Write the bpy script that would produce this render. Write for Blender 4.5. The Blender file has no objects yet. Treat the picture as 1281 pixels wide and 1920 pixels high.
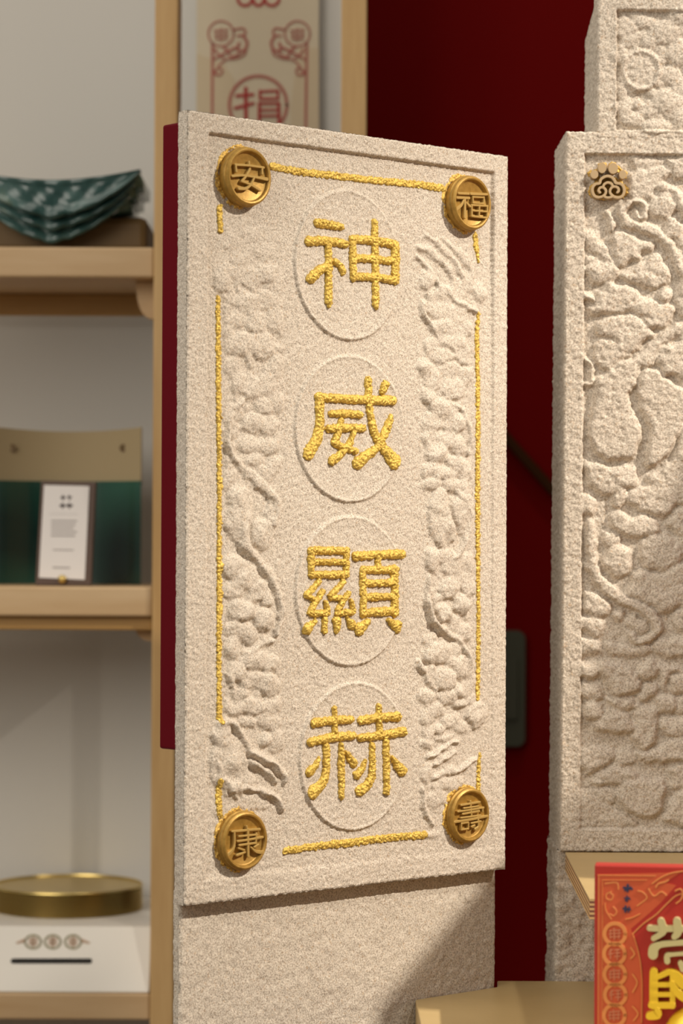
import bpy, math, random
import numpy as np
from mathutils import Matrix, Vector
random.seed(7)
RNG = np.random.RandomState(11)

# ------------------------------------------------------------------ camera
F = 4890.0; CX, CY = 640.5, 960.0
EYE = Vector((0, 0, 1.35))
PITCH = math.radians(0.64); ROLL = math.radians(0.25)
CROT = Matrix.Rotation(math.pi/2 + PITCH, 3, 'X') @ Matrix.Rotation(ROLL, 3, 'Z')
scene = bpy.context.scene
cam = bpy.data.cameras.new('camera')
camo = bpy.data.objects.new('camera', cam)
scene.collection.objects.link(camo)
camo.matrix_world = Matrix.Translation(EYE) @ CROT.to_4x4()
cam.sensor_fit = 'VERTICAL'; cam.sensor_height = 36.0; cam.sensor_width = 24.0
cam.lens = F/1920*36
cam.clip_start = 0.05; cam.clip_end = 50
cam.dof.use_dof = True
cam.dof.focus_distance = 1.60
cam.dof.aperture_fstop = 9.0
scene.camera = camo

# ------------------------------------------------------------------ world + lights + exposure
world = bpy.data.worlds.new('world'); scene.world = world
world.use_nodes = True
bg = world.node_tree.nodes['Background']
bg.inputs[0].default_value = (1.0, 0.90, 0.78, 1)
bg.inputs[1].default_value = 0.19
scene.view_settings.view_transform = 'Standard'
scene.view_settings.look = 'None'
scene.view_settings.gamma = 1
scene.view_settings.use_curve_mapping = False
scene.view_settings.exposure = 0.0

def lamp(name, kind, loc, target, power, col, size=0.05, angle=60, blend=0.4, shape=None, size_y=None):
    l = bpy.data.lights.new(name, kind); l.energy = power; l.color = col
    if kind == 'SPOT':
        l.spot_size = math.radians(angle); l.spot_blend = blend; l.shadow_soft_size = size
    elif kind == 'AREA':
        l.size = size
        if size_y: l.shape = 'RECTANGLE'; l.size_y = size_y
    o = bpy.data.objects.new(name, l); scene.collection.objects.link(o)
    o.location = loc
    o.rotation_euler = (Vector(target)-Vector(loc)).to_track_quat('-Z', 'Y').to_euler()
    return o
lamp('key_spot', 'SPOT', (1.55, 1.02, 2.62), (0.12, 1.58, 1.13), 236, (1, .90, .765), .014, 37, .85)
lamp('ceiling_spot', 'SPOT', (0.85, 0.45, 3.1), (0.34, 1.7, 1.32), 48, (1, .91, .80), .05, 26, .7)
lamp('ceiling_panel', 'AREA', (-0.6, 1.35, 3.3), (-0.35, 2.3, 1.3), 13, (1, .93, .82), 1.3)
lamp('shelf_fill', 'AREA', (-1.5, -.2, 2.4), (-0.25, 2.5, 1.1), 35, (1, .93, .82), 1.6)  # unseen fill light, added to brighten the shelf bays
lamp('red_wall_wash', 'SPOT', (0.25, 1.95, 3.1), (0.12, 2.62, 1.98), 36, (1, .88, .72), .06, 38, .9)

# ------------------------------------------------------------------ pixel helpers
def ray(px, py):
    return CROT @ Vector(((px-CX)/F, (CY-py)/F, -1.0))
def at(px, py, Y):
    d = ray(px, py); return EYE + d*((Y-EYE.y)/d.y)
class Plane:
    """o = origin, d = horizontal direction, n = outward normal, up = world z"""
    def __init__(self, o, ang):
        a = math.radians(ang)
        self.o = Vector(o); self.d = Vector((math.cos(a), math.sin(a), 0)); self.n = Vector((math.sin(a), -math.cos(a), 0))
    def uv(self, px, py, off=0.0):
        r = ray(px, py); o = self.o + self.n*off
        t = (o-EYE).dot(self.n)/r.dot(self.n); p = EYE + r*t
        return ((p-self.o).dot(self.d), p.z - self.o.z)
    def scale(self, px, py, off=0.0):          # metres per pixel (vertical) there
        a = self.uv(px, py-5, off); b = self.uv(px, py+5, off); return (a[1]-b[1])/10
    def w(self, s, v, h=0.0):
        return self.o + self.d*s + Vector((0, 0, v)) + self.n*h

# ------------------------------------------------------------------ object helpers
COL = scene.collection
def tag(o, label=None, cat=None, group=None, kind=None):
    if label: o['label'] = label
    if cat: o['category'] = cat
    if group: o['group'] = group
    if kind: o['kind'] = kind
    return o
def empty(name, loc, label, cat, group=None):
    o = bpy.data.objects.new(name, None); COL.objects.link(o)
    o.location = loc; o.empty_display_size = .05
    return tag(o, label, cat, group)
def wloc(o):
    v = Vector(o.location)
    return v if o.parent is None else v + wloc(o.parent)
def mk(name, verts, faces, m, parent=None, smooth=False, label=None):
    me = bpy.data.meshes.new(name)
    if isinstance(verts, np.ndarray):
        V = np.ascontiguousarray(verts, dtype=np.float32); Fc = np.asarray(faces, dtype=np.int32)
        if parent is not None: V = V - np.array(wloc(parent), dtype=np.float32)
        me.vertices.add(len(V)); me.vertices.foreach_set('co', V.ravel())
        me.loops.add(Fc.size); me.loops.foreach_set('vertex_index', Fc.ravel())
        me.polygons.add(len(Fc)); me.polygons.foreach_set('loop_start', np.arange(0, Fc.size, Fc.shape[1], dtype=np.int32))
        me.update(calc_edges=True); me.validate()
    else:
        off = wloc(parent) if parent is not None else Vector((0, 0, 0))
        me.from_pydata([tuple(Vector(v)-off) for v in verts], [], faces); me.update()
    if smooth: me.polygons.foreach_set('use_smooth', [True]*len(me.polygons))
    if m: me.materials.append(m)
    o = bpy.data.objects.new(name, me); COL.objects.link(o)
    if parent is not None: o.parent = parent
    if label: o['label'] = label
    return o
def bevel(o, w=.002, seg=2):
    b = o.modifiers.new('bevel', 'BEVEL'); b.width = w; b.segments = seg; b.limit_method = 'ANGLE'
    return o
class MB:
    def __init__(self): self.v = []; self.f = []
    def add(self, vs, fs):
        k = len(self.v); self.v += [Vector(v) for v in vs]; self.f += [tuple(i+k for i in f) for f in fs]
    def box(self, x0, x1, y0, y1, z0, z1):
        self.add([(x0,y0,z0),(x1,y0,z0),(x1,y1,z0),(x0,y1,z0),(x0,y0,z1),(x1,y0,z1),(x1,y1,z1),(x0,y1,z1)],
                 [(0,3,2,1),(4,5,6,7),(0,1,5,4),(1,2,6,5),(2,3,7,6),(3,0,4,7)])
    def hexa(self, bottom, top):
        n = len(bottom)
        self.add(list(bottom)+list(top), [tuple(range(n))[::-1], tuple(range(n, 2*n))] + [(i, (i+1) % n, n+(i+1) % n, n+i) for i in range(n)])
    def build(self, name, m, parent=None, smooth=False, label=None):
        return mk(name, self.v, self.f, m, parent, smooth, label)
def box(name, m, x0, x1, y0, y1, z0, z1, parent=None, bev=.0015, label=None):
    b = MB(); b.box(x0, x1, y0, y1, z0, z1); o = b.build(name, m, parent, label=label)
    if bev: bevel(o, bev)
    return o
def lathe(mb, c, axis, prof, seg=48):
    """prof: list of (radius, height along axis)"""
    ax = Vector(axis).normalized(); u = ax.orthogonal().normalized(); w = ax.cross(u)
    vs = []; fs = []; n = len(prof)
    for k in range(seg):
        a = 2*math.pi*k/seg; r = u*math.cos(a)+w*math.sin(a)
        vs += [Vector(c)+ax*h+r*rr for rr, h in prof]
    for k in range(seg):
        q = (k+1) % seg
        for i in range(n-1): fs.append((k*n+i, q*n+i, q*n+i+1, k*n+i+1))
    mb.add(vs, fs)
def outline(pts, wid, cap=6):
    """2-D polygon around a polyline with radius per point"""
    n = len(pts); L = []; R = []
    P = [np.array(p, float) for p in pts]
    for i in range(n):
        a = P[max(i-1, 0)]; b = P[min(i+1, n-1)]; t = b-a; t = t/(np.linalg.norm(t)+1e-9)
        nn = np.array((-t[1], t[0])); L.append(P[i]+nn*wid[i]); R.append(P[i]-nn*wid[i])
    def arc(c, r, frm):
        out = []
        for k in range(1, cap):
            a = math.pi*k/cap; v = frm/np.linalg.norm(frm)
            out.append(c + r*np.array((v[0]*math.cos(a)+v[1]*math.sin(a), -v[0]*math.sin(a)+v[1]*math.cos(a))))
        return out
    end = arc(P[-1], wid[-1], L[-1]-P[-1]); st = arc(P[0], wid[0], R[0]-P[0])
    return L, R, end, st
def stroke_prism(mb, f3, pts, wid, h0, h1, cham=0.0):
    """f3(u,v,h) -> world. extrudes the outline of one stroke, top slightly chamfered"""
    L, R, end, st = outline(pts, wid)
    poly = list(L)+end+list(R[::-1])+st
    n = len(poly); c = [np.array(p) for p in poly]
    L2, R2, e2, s2 = outline(pts, [max(w-cham, w*.3) for w in wid])
    top = list(L2)+e2+list(R2[::-1])+s2
    vs = [f3(p[0], p[1], h0) for p in c]+[f3(p[0], p[1], h1-cham) for p in c]+[f3(p[0], p[1], h1) for p in top]
    fs = []
    for i in range(n):
        j = (i+1) % n
        fs += [(i, j, n+j, n+i), (n+i, n+j, 2*n+j, 2*n+i)]
    # cap: strip across L/R then fans at the ends
    m = len(L); iL = [2*n+i for i in range(m)]; iR = [2*n+m+len(end)+m-1-i for i in range(m)]
    for i in range(m-1): fs.append((iL[i], iR[i], iR[i+1], iL[i+1]))
    fs.append(tuple([iL[-1]]+[2*n+m+k for k in range(len(end))]+[iR[-1]]))
    fs.append(tuple([iR[0]]+[2*n+2*m+len(end)+k for k in range(len(st))]+[iL[0]]))
    mb.add(vs, fs)
def smooth_path(pts, wid, sub=4):
    """Catmull-Rom through the points"""
    P = [np.array(p, float) for p in pts]; n = len(P); op = []; ow = []
    if n < 3: return [tuple(p) for p in P], list(wid)
    for i in range(n-1):
        p0 = P[max(i-1, 0)]; p1 = P[i]; p2 = P[i+1]; p3 = P[min(i+2, n-1)]
        for k in range(sub):
            t = k/sub
            op.append(tuple(.5*((2*p1)+(-p0+p2)*t+(2*p0-5*p1+4*p2-p3)*t*t+(-p0+3*p1-3*p2+p3)*t**3)))
            ow.append(wid[i]*(1-t)+wid[i+1]*t)
    op.append(tuple(P[-1])); ow.append(wid[-1]); return op, ow

# ------------------------------------------------------------------ materials
def mat(name, base=(.5, .5, .5), rough=.6, metal=0.0, spec=.5, coat=0.0):
    m = bpy.data.materials.new(name); m.use_nodes = True
    b = m.node_tree.nodes['Principled BSDF']
    b.inputs['Base Color'].default_value = (*base, 1); b.inputs['Roughness'].default_value = rough
    b.inputs['Metallic'].default_value = metal; b.inputs['Specular IOR Level'].default_value = spec
    b.inputs['Coat Weight'].default_value = coat
    return m
def nodes(m): return m.node_tree.nodes, m.node_tree.links, m.node_tree.nodes['Principled BSDF']
def noise_node(N, Lk, scale, detail=3, rough=.6, vec=None, stretch=None):
    t = N.new('ShaderNodeTexNoise'); t.inputs['Scale'].default_value = scale
    t.inputs['Detail'].default_value = detail; t.inputs['Roughness'].default_value = rough
    tc = N.new('ShaderNodeTexCoord')
    if stretch:
        mp = N.new('ShaderNodeMapping'); mp.inputs['Scale'].default_value = stretch
        Lk.new(tc.outputs['Object'], mp.inputs[0]); Lk.new(mp.outputs[0], t.inputs['Vector'])
    else: Lk.new(tc.outputs['Object'], t.inputs['Vector'])
    return t
def ramp(N, stops):
    r = N.new('ShaderNodeValToRGB'); e = r.color_ramp.elements
    while len(e) < len(stops): e.new(.5)
    for k, (p, c) in enumerate(stops): e[k].position = p; e[k].color = (*c, 1)
    return r
def add_bump(m, scale, strength, dist, detail=3, rough=.6, stretch=None):
    N, Lk, b = nodes(m); t = noise_node(N, Lk, scale, detail, rough, stretch=stretch)
    bp = N.new('ShaderNodeBump'); bp.inputs['Strength'].default_value = strength; bp.inputs['Distance'].default_value = dist
    Lk.new(t.outputs[0], bp.inputs['Height'])
    if b.inputs['Normal'].is_linked: Lk.new(b.inputs['Normal'].links[0].from_socket, bp.inputs['Normal'])
    Lk.new(bp.outputs[0], b.inputs['Normal'])
def stone_mat(name, light, dark, grain=900, bump=.8):
    m = mat(name, light, .93, 0, .25); N, Lk, b = nodes(m)
    t = noise_node(N, Lk, grain, 2.5, .65)
    mid = tuple(.5*(a+c) for a, c in zip(light, dark))
    r = ramp(N, [(.30, dark), (.44, mid), (.56, light), (.72, tuple(min(1, 1.12*c) for c in light))])
    Lk.new(t.outputs[0], r.inputs[0])
    t2 = noise_node(N, Lk, grain*.55, 2, .5)
    r2 = ramp(N, [(.60, (1, 1, 1)), (.74, (.86, .74, .62))]); Lk.new(t2.outputs[0], r2.inputs[0])
    t3 = noise_node(N, Lk, 9, 3, .5)
    r3 = ramp(N, [(.35, (.95, .94, .93)), (.65, (1.0, 1.0, 1.0))]); Lk.new(t3.outputs[0], r3.inputs[0])
    a = N.new('ShaderNodeMix'); a.data_type = 'RGBA'; a.blend_type = 'MULTIPLY'; a.inputs[0].default_value = 1
    Lk.new(r.outputs[0], a.inputs[6]); Lk.new(r2.outputs[0], a.inputs[7])
    c = N.new('ShaderNodeMix'); c.data_type = 'RGBA'; c.blend_type = 'MULTIPLY'; c.inputs[0].default_value = 1
    Lk.new(a.outputs[2], c.inputs[6]); Lk.new(r3.outputs[0], c.inputs[7])
    Lk.new(c.outputs[2], b.inputs['Base Color'])
    add_bump(m, grain*.8, bump, .0006, 3, .7)
    return m
def wood_mat(name, c1, c2, scale=(14, 14, 1.2), rough=.5):
    m = mat(name, c1, rough, 0, .35); N, Lk, b = nodes(m)
    t = noise_node(N, Lk, 3.0, 6, .6, stretch=scale)
    r = ramp(N, [(.3, c2), (.7, c1)]); Lk.new(t.outputs[0], r.inputs[0]); Lk.new(r.outputs[0], b.inputs['Base Color'])
    add_bump(m, 6, .15, .001, 5, .6, stretch=scale)
    return m
def gold_mat(name, hi, lo, grain=1100, metal=.75, rough=.34):
    m = mat(name, hi, rough, metal, .5); N, Lk, b = nodes(m)
    t = noise_node(N, Lk, grain, 2, .6)
    r = ramp(N, [(.34, lo), (.62, hi)]); Lk.new(t.outputs[0], r.inputs[0]); Lk.new(r.outputs[0], b.inputs['Base Color'])
    add_bump(m, grain*.9, 1.0, .0007, 3, .7)
    return m
M = {}
M['stone'] = stone_mat('sandstone_coating', (.715, .64, .545), (.29, .24, .19), 1300, .85)
M['stone2'] = stone_mat('sandstone_coarse', (.69, .615, .52), (.31, .255, .20), 950, .8)
M['stone3'] = stone_mat('sandstone_block', (.68, .61, .515), (.31, .255, .20), 1000, .8)
M['gold'] = gold_mat('gold_leaf_paint', (.82, .59, .14), (.50, .32, .05), 1150, .5, .33)
M['goldthin'] = gold_mat('gold_speckle', (.86, .56, .12), (.42, .27, .09), 1000, .5, .42)
M['bronze'] = gold_mat('bronze_gilt', (.42, .25, .055), (.32, .185, .035), 260, .45, .47)
nodes(M['bronze'])[2].inputs['Normal'].links[0].from_node.inputs['Strength'].default_value = .25
M['bronze_hi'] = mat('worn_gilt', (.52, .35, .11), .36, .4)
M['tanwood'] = mat('laser_cut_wood', (.42, .30, .165), .7)
M['lacquer'] = mat('dark_red_lacquer', (.115, .001, .006), .5, 0, .12)
add_bump(M['lacquer'], 40, .12, .002)
M['redwall'] = mat('red_wall_paint', (.10, .0006, .0006), .8, 0, .05)
add_bump(M['redwall'], 60, .1, .002)
M['whitewall'] = mat('white_backboard', (.58, .56, .52), .8)
M['birch'] = wood_mat('pine_wood', (.60, .40, .185), (.45, .27, .105), (16, 16, 1.6))
M['birchh'] = wood_mat('pine_board', (.60, .43, .25), (.50, .33, .17), (1.6, 16, 16))
M['birchd'] = wood_mat('pine_rail', (.50, .30, .11), (.36, .20, .06), (1.6, 16, 16))
M['ledge'] = wood_mat('varnished_plywood', (.52, .385, .185), (.43, .31, .14), (3, 3, 10), .42)
M['plyl'] = mat('ply_layer_pale', (.52, .34, .15), .6)
M['plyd'] = mat('ply_layer_brown', (.17, .07, .04), .6)
M['greytop'] = mat('white_laminate', (.80, .76, .69), .5)
M['black'] = mat('dark_slot', (.015, .013, .01), .8)
M['ink'] = mat('faded_print', (.33, .30, .20), .8)
M['inkpink'] = mat('faded_pink_print', (.50, .36, .26), .8)
M['glaze'] = mat('green_glaze', (.020, .070, .055), .27, 0, .5, .25)
N_, L_, B_ = nodes(M['glaze'])
t_ = noise_node(N_, L_, 18, 3, .6); r_ = ramp(N_, [(.35, (.014, .055, .050)), (.55, (.07, .14, .13)), (.75, (.14, .17, .09))])
L_.new(t_.outputs[0], r_.inputs[0]); L_.new(r_.outputs[0], B_.inputs['Base Color']); add_bump(M['glaze'], 60, .30, .003)
M['glazedark'] = mat('dark_green_glaze', (.012, .055, .042), .22, 0, .5, .4)
N_, L_, B_ = nodes(M['glazedark'])
t_ = noise_node(N_, L_, 7, 2, .5); r_ = ramp(N_, [(.38, (.006, .030, .026)), (.62, (.030, .115, .078))])
L_.new(t_.outputs[0], r_.inputs[0]); L_.new(r_.outputs[0], B_.inputs['Base Color'])
M['clay'] = mat('unglazed_clay', (.42, .33, .19), .8); add_bump(M['clay'], 30, .2, .002)
M['brownbox'] = mat('brown_stand', (.13, .075, .022), .6)
M['walnut'] = mat('walnut_frame', (.085, .045, .028), .5)
M['paper'] = mat('white_card', (.80, .76, .74), .7)
M['text'] = mat('grey_print', (.38, .35, .34), .8)
M['textd'] = mat('dark_print', (.10, .08, .08), .8)
M['brass'] = mat('polished_brass', (.66, .50, .18), .33, 1.0)
add_bump(M['brass'], 30, .05, .001)
M['banner'] = mat('cream_banner', (.56, .48, .35), .85)
M['bannertone'] = mat('cream_banner_tone', (.53, .43, .29), .85)  # slightly darker, warmer cream for the banner's side patches
M['redink'] = mat('red_print', (.34, .035, .03), .8)
M['redinkl'] = mat('red_print_fine', (.36, .12, .09), .8)
M['redbox'] = mat('red_card_box', (.43, .026, .017), .45)
M['redbox2'] = mat('orange_red_print', (.58, .10, .035), .45)
M['orange'] = mat('orange_gold_print', (.72, .27, .08), .45)
M['pinkprint'] = mat('pale_print', (.58, .20, .10), .5)
M['yellow'] = mat('yellow_foil', (.90, .62, .04), .35, .25)
M['palegold'] = mat('pale_foil', (.62, .56, .28), .4, .2)
M['navy'] = mat('navy_print', (.03, .03, .08), .6)
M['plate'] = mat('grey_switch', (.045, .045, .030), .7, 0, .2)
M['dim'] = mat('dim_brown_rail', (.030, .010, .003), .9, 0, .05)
M['floor'] = wood_mat('floor_boards', (.35, .24, .14), (.25, .16, .09))
M['ceil'] = mat('ceiling_paint', (.5, .47, .42), .9)

# ------------------------------------------------------------------ relief fields
def gblur(a, sig):
    ky = np.fft.fftfreq(a.shape[0])[:, None]; kx = np.fft.fftfreq(a.shape[1])[None, :]
    g = np.exp(-2*(math.pi**2)*(sig**2)*(kx*kx+ky*ky)); r = np.fft.ifft2(np.fft.fft2(a)*g).real
    return r/(r.std()+1e-12)
class Field:
    def __init__(self, s0, s1, v0, v1, step):
        self.step = step; self.s = np.arange(s0, s1+step*.5, step); self.v = np.arange(v0, v1+step*.5, step)
        self.s0 = s0; self.v0 = v0; self.S, self.V = np.meshgrid(self.s, self.v)
        self.h = np.zeros_like(self.S); self.r = np.zeros_like(self.S)
    def win(self, a, b, c, d):
        i0 = max(0, int((a-self.s0)/self.step)-1); i1 = min(len(self.s), int((b-self.s0)/self.step)+3)
        j0 = max(0, int((c-self.v0)/self.step)-1); j1 = min(len(self.v), int((d-self.v0)/self.step)+3)
        if i1 <= i0 or j1 <= j0: return None
        return (slice(j0, j1), slice(i0, i1))
    def blob(self, c, rs, rv, h, rot=0.0, p=.5, base=0.0, edge=True):
        R = max(rs, rv); W = self.win(c[0]-R, c[0]+R, c[1]-R, c[1]+R)
        if W is None: return
        x = self.S[W]-c[0]; y = self.V[W]-c[1]; ca, sa = math.cos(rot), math.sin(rot)
        q = ((x*ca+y*sa)/rs)**2+((-x*sa+y*ca)/rv)**2
        hh = np.where(q < 1, base+h*np.power(np.clip(1-q, 0, 1), p), 0)
        self.r[W] = np.maximum(self.r[W], hh)
    def cap(self, pts, rad, h, base=0.0, cut=.0):
        for i in range(len(pts)-1):
            a = np.array(pts[i]); b = np.array(pts[i+1]); r0, r1 = rad[i], rad[i+1]; R = max(r0, r1)*1.6
            W = self.win(min(a[0], b[0])-R, max(a[0], b[0])+R, min(a[1], b[1])-R, max(a[1], b[1])+R)
            if W is None: continue
            x = self.S[W]; y = self.V[W]; d = b-a; L2 = d.dot(d)+1e-12
            t = np.clip(((x-a[0])*d[0]+(y-a[1])*d[1])/L2, 0, 1); rr = r0+(r1-r0)*t
            q = ((x-a[0]-d[0]*t)**2+(y-a[1]-d[1]*t)**2)/rr**2
            self.r[W] = np.maximum(self.r[W], np.where(q < 1, base+h*np.sqrt(np.clip(1-q, 0, 1)), 0))
    def plateau(self, poly, h, w, base=.35):
        P = np.array(poly); W = self.win(P[:, 0].min()-.001, P[:, 0].max()+.001, P[:, 1].min()-.001, P[:, 1].max()+.001)
        if W is None: return
        x = self.S[W]; y = self.V[W]; ins = np.zeros(x.shape, bool); D = np.full(x.shape, 9.0)
        for i in range(len(P)):
            a = P[i]; b = P[(i+1) % len(P)]; d = b-a
            t = np.clip(((x-a[0])*d[0]+(y-a[1])*d[1])/(d.dot(d)+1e-12), 0, 1)
            D = np.minimum(D, np.hypot(x-a[0]-d[0]*t, y-a[1]-d[1]*t))
            c = (a[1] > y) != (b[1] > y)
            with np.errstate(divide='ignore', invalid='ignore'): xi = (b[0]-a[0])*(y-a[1])/(b[1]-a[1]+1e-15)+a[0]
            ins ^= c & (x < xi)
        q = np.clip(D/w, 0, 1); hh = h*(base+(1-base)*np.sqrt(1-(1-q)**2))
        self.r[W] = np.maximum(self.r[W], np.where(ins, hh, 0))
    def ringgroove(self, pts, rad, depth):
        """carves a soft furrow along a path (before a ribbon is laid next to it)"""
        for i in range(len(pts)-1):
            a = np.array(pts[i]); b = np.array(pts[i+1]); R = rad*3
            W = self.win(min(a[0], b[0])-R, max(a[0], b[0])+R, min(a[1], b[1])-R, max(a[1], b[1])+R)
            if W is None: continue
            x = self.S[W]; y = self.V[W]; d = b-a; L2 = d.dot(d)+1e-12
            t = np.clip(((x-a[0])*d[0]+(y-a[1])*d[1])/L2, 0, 1)
            q = ((x-a[0]-d[0]*t)**2+(y-a[1]-d[1]*t)**2)/rad**2
            lim = np.where(q < 1, depth, 1.0)
            self.r[W] = np.minimum(self.r[W], lim)
    def sample(self, S, V):
        i = np.clip(((S-self.s0)/self.step).round().astype(int), 0, len(self.s)-1)
        j = np.clip(((V-self.v0)/self.step).round().astype(int), 0, len(self.v)-1)
        return self.h[j, i]
def warp(a, amp, sig):
    # irregular hand-carved outlines: the relief is sampled a little off its place
    J, I = np.indices(a.shape)
    dx = gblur(RNG.randn(*a.shape), sig)*amp; dy = gblur(RNG.randn(*a.shape), sig)*amp
    return a[np.clip((J+dy).round().astype(int), 0, a.shape[0]-1), np.clip((I+dx).round().astype(int), 0, a.shape[1]-1)]
def smoothstep(a, b, x): t = np.clip((x-a)/(b-a), 0, 1); return t*t*(3-2*t)
def wrap_mesh(name, pl, fld, thick, m, parent, amp=.00022, sig=(.9, 2.2), label=None, tfun=None, close=True):
    """front relief grid that folds round its four edges to give the slab its thickness"""
    st = fld.step; k = max(3, int(thick/st*1.0)); k = min(k, 40); ks = thick/k
    ns, nv = len(fld.s), len(fld.v)
    I = np.arange(-k, ns+k); J = np.arange(-k, nv+k); II, JJ = np.meshgrid(I, J)
    oi = np.maximum(np.maximum(-II, II-(ns-1)), 0); oj = np.maximum(np.maximum(-JJ, JJ-(nv-1)), 0)
    ic = np.clip(II, 0, ns-1); jc = np.clip(JJ, 0, nv-1)
    dep = np.maximum(oi, oj)*ks
    if tfun is not None: dep = np.minimum(dep, tfun(fld.v[jc]))
    S = fld.s[ic]; V = fld.v[jc]; H = fld.h[jc, ic] - dep
    rr = .0012                                        # soft arris
    P = np.stack([pl.o.x+pl.d.x*S+pl.n.x*H, pl.o.y+pl.d.y*S+pl.n.y*H, pl.o.z+V], -1)
    e = np.minimum(np.minimum(S-fld.s[0], fld.s[-1]-S), np.minimum(V-fld.v[0], fld.v[-1]-V))
    rd = np.where(dep == 0, rr-np.sqrt(np.clip(rr*rr-np.clip(rr-e, 0, rr)**2, 0, None)), 0)
    P[..., 0] -= pl.n.x*rd; P[..., 1] -= pl.n.y*rd
    du = np.gradient(P, axis=1); dv = np.gradient(P, axis=0); Nn = np.cross(du, dv)
    Nn /= (np.linalg.norm(Nn, axis=-1, keepdims=True)+1e-12)
    shp = P.shape[:2]
    nz = np.zeros(shp)
    for q, sg in enumerate(sig): nz += gblur(RNG.randn(*shp), sg)*amp*(1.0 if q == 0 else .8)
    P = P + Nn*nz[..., None]
    w = shp[1]; idx = np.arange(shp[0]*shp[1]).reshape(shp)
    a = idx[:-1, :-1].ravel(); b = idx[:-1, 1:].ravel(); c = idx[1:, 1:].ravel(); d = idx[1:, :-1].ravel()
    Fc = np.stack([a, b, c, d], 1)
    # drop the degenerate corner quads
    ai, aj = oi.ravel(), oj.ravel()
    o = mk(name, P.reshape(-1, 3), Fc, m, parent, True, label)
    if close:
        bk = thick - .0004
        b2 = MB(); s0, s1, v0, v1 = fld.s[0]+.0006, fld.s[-1]-.0006, fld.v[0]+.0006, fld.v[-1]-.0006
        if tfun is None:
            b2.add([pl.w(s0, v0, -bk), pl.w(s1, v0, -bk), pl.w(s1, v1, -bk), pl.w(s0, v1, -bk)], [(0, 3, 2, 1)])
            b2.build('back_face', m, parent)
    return o
def gold_mesh(name, pl, fld, strokes, H, m, parent, label=None, step=.0003, edge=.00022, amp=.00022):
    """lumpy painted ridge: strokes = [(pts(s,v), radii)] laid on the relief surface"""
    allp = np.array([p for pts, _ in strokes for p in pts]); mr = max(max(w) for _, w in strokes)+.0012
    s = np.arange(allp[:, 0].min()-mr, allp[:, 0].max()+mr, step); v = np.arange(allp[:, 1].min()-mr, allp[:, 1].max()+mr, step)
    S, V = np.meshgrid(s, v); D = np.full(S.shape, 1.0); Rl = np.full(S.shape, .001)
    for pts, wid in strokes:
        for i in range(len(pts)-1):
            a = np.array(pts[i]); b = np.array(pts[i+1]); d = b-a; L2 = d.dot(d)+1e-12
            t = np.clip(((S-a[0])*d[0]+(V-a[1])*d[1])/L2, 0, 1); rr = wid[i]+(wid[i+1]-wid[i])*t
            q = np.sqrt((S-a[0]-d[0]*t)**2+(V-a[1]-d[1]*t)**2)-rr
            up = q < D; D = np.where(up, q, D); Rl = np.where(up, rr, Rl)
    D = D + gblur(RNG.randn(*S.shape), 1.6)*edge
    q = np.clip(-D/Rl, 0, 1)
    prof = np.sqrt(np.clip(1-(1-q)**2, 0, 1))
    hb = fld.sample(S, V)
    hh = np.where(D < 0, hb+.0002+H*prof+gblur(RNG.randn(*S.shape), 1.3)*amp*np.clip(prof*1.4, 0, 1), hb-.0009)
    keep = (D < step*1.6)
    P = np.stack([pl.o.x+pl.d.x*S+pl.n.x*hh, pl.o.y+pl.d.y*S+pl.n.y*hh, pl.o.z+V], -1).reshape(-1, 3)
    idx = np.arange(S.size).reshape(S.shape)
    kq = keep[:-1, :-1] & keep[:-1, 1:] & keep[1:, 1:] & keep[1:, :-1]
    Fc = np.stack([idx[:-1, :-1][kq], idx[:-1, 1:][kq], idx[1:, 1:][kq], idx[1:, :-1][kq]], 1)
    used = np.zeros(S.size, bool); used[Fc.ravel()] = True; remap = np.cumsum(used)-1
    return mk(name, P[used], remap[Fc], m, parent, True, label)

# crop helper: traces given in the pixels of an enlarged crop
def tr(x0, y0, k, pts): return [(x0+x/k, y0+y/k) for x, y in pts]
def S_(x0, y0, k, spec):
    """spec: list of (points, width or widths) -> image px polylines with radius px"""
    out = []
    for pts, w in spec:
        ws = list(w) if isinstance(w, (list, tuple)) else [w]*len(pts)
        if len(ws) != len(pts): ws = list(np.interp(np.linspace(0, 1, len(pts)), np.linspace(0, 1, len(ws)), ws))
        out.append((tr(x0, y0, k, pts), [q/(2*k) for q in ws]))
    return out
def onto(pl, strokes, off=0.0, sm=True, grow=0.0):
    out = []
    for pts, w in strokes:
        p = [pl.uv(x, y, off) for x, y in pts]; r = [ww*pl.scale(pts[0][0], pts[0][1], off)+grow for ww in w]
        if sm: p, r = smooth_path(p, r, 4)
        out.append((p, r))
    return out

# ================================================================== SETTING
YW = 2.62
X0w = -1.6
def struct(name, m, x0, x1, y0, y1, z0, z1): return tag(box(name, m, x0, x1, y0, y1, z0, z1, None, 0), kind='structure')
YB0 = 2.403
xr = at(686, 600, 2.60).x
struct('floor', M['floor'], -1.8, 1.9, -.6, 3.0, -.05, 0)
struct('wall_back', M['whitewall'], -1.8, at(681, 600, YB0).x, YB0+.002, YB0+.10, 0, 3.4)
struct('wall_right', M['redwall'], at(640, 600, 2.6).x, 1.9, YW-.02, YW+.10, 0, 3.4)

# ================================================================== MAIN PLAQUE
TH = 42.0
o1 = at(350, 950, 1.505)
PL = Plane((o1.x, o1.y, 1.35), TH)
cTL = PL.uv(353, 207); cBL = PL.uv(346, 1700); cTR = PL.uv(953, 290); cBR = PL.uv(949, 1628)
s1 = .5*(cTR[0]+cBR[0]); v1 = .5*(cTL[1]+cTR[1]); v0 = .5*(cBL[1]+cBR[1])
print('PLAQUE', cTL, cBL, cTR, cBR)
T1 = .0095
fl = Field(0.0, s1, v0, v1, .0006)
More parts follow.
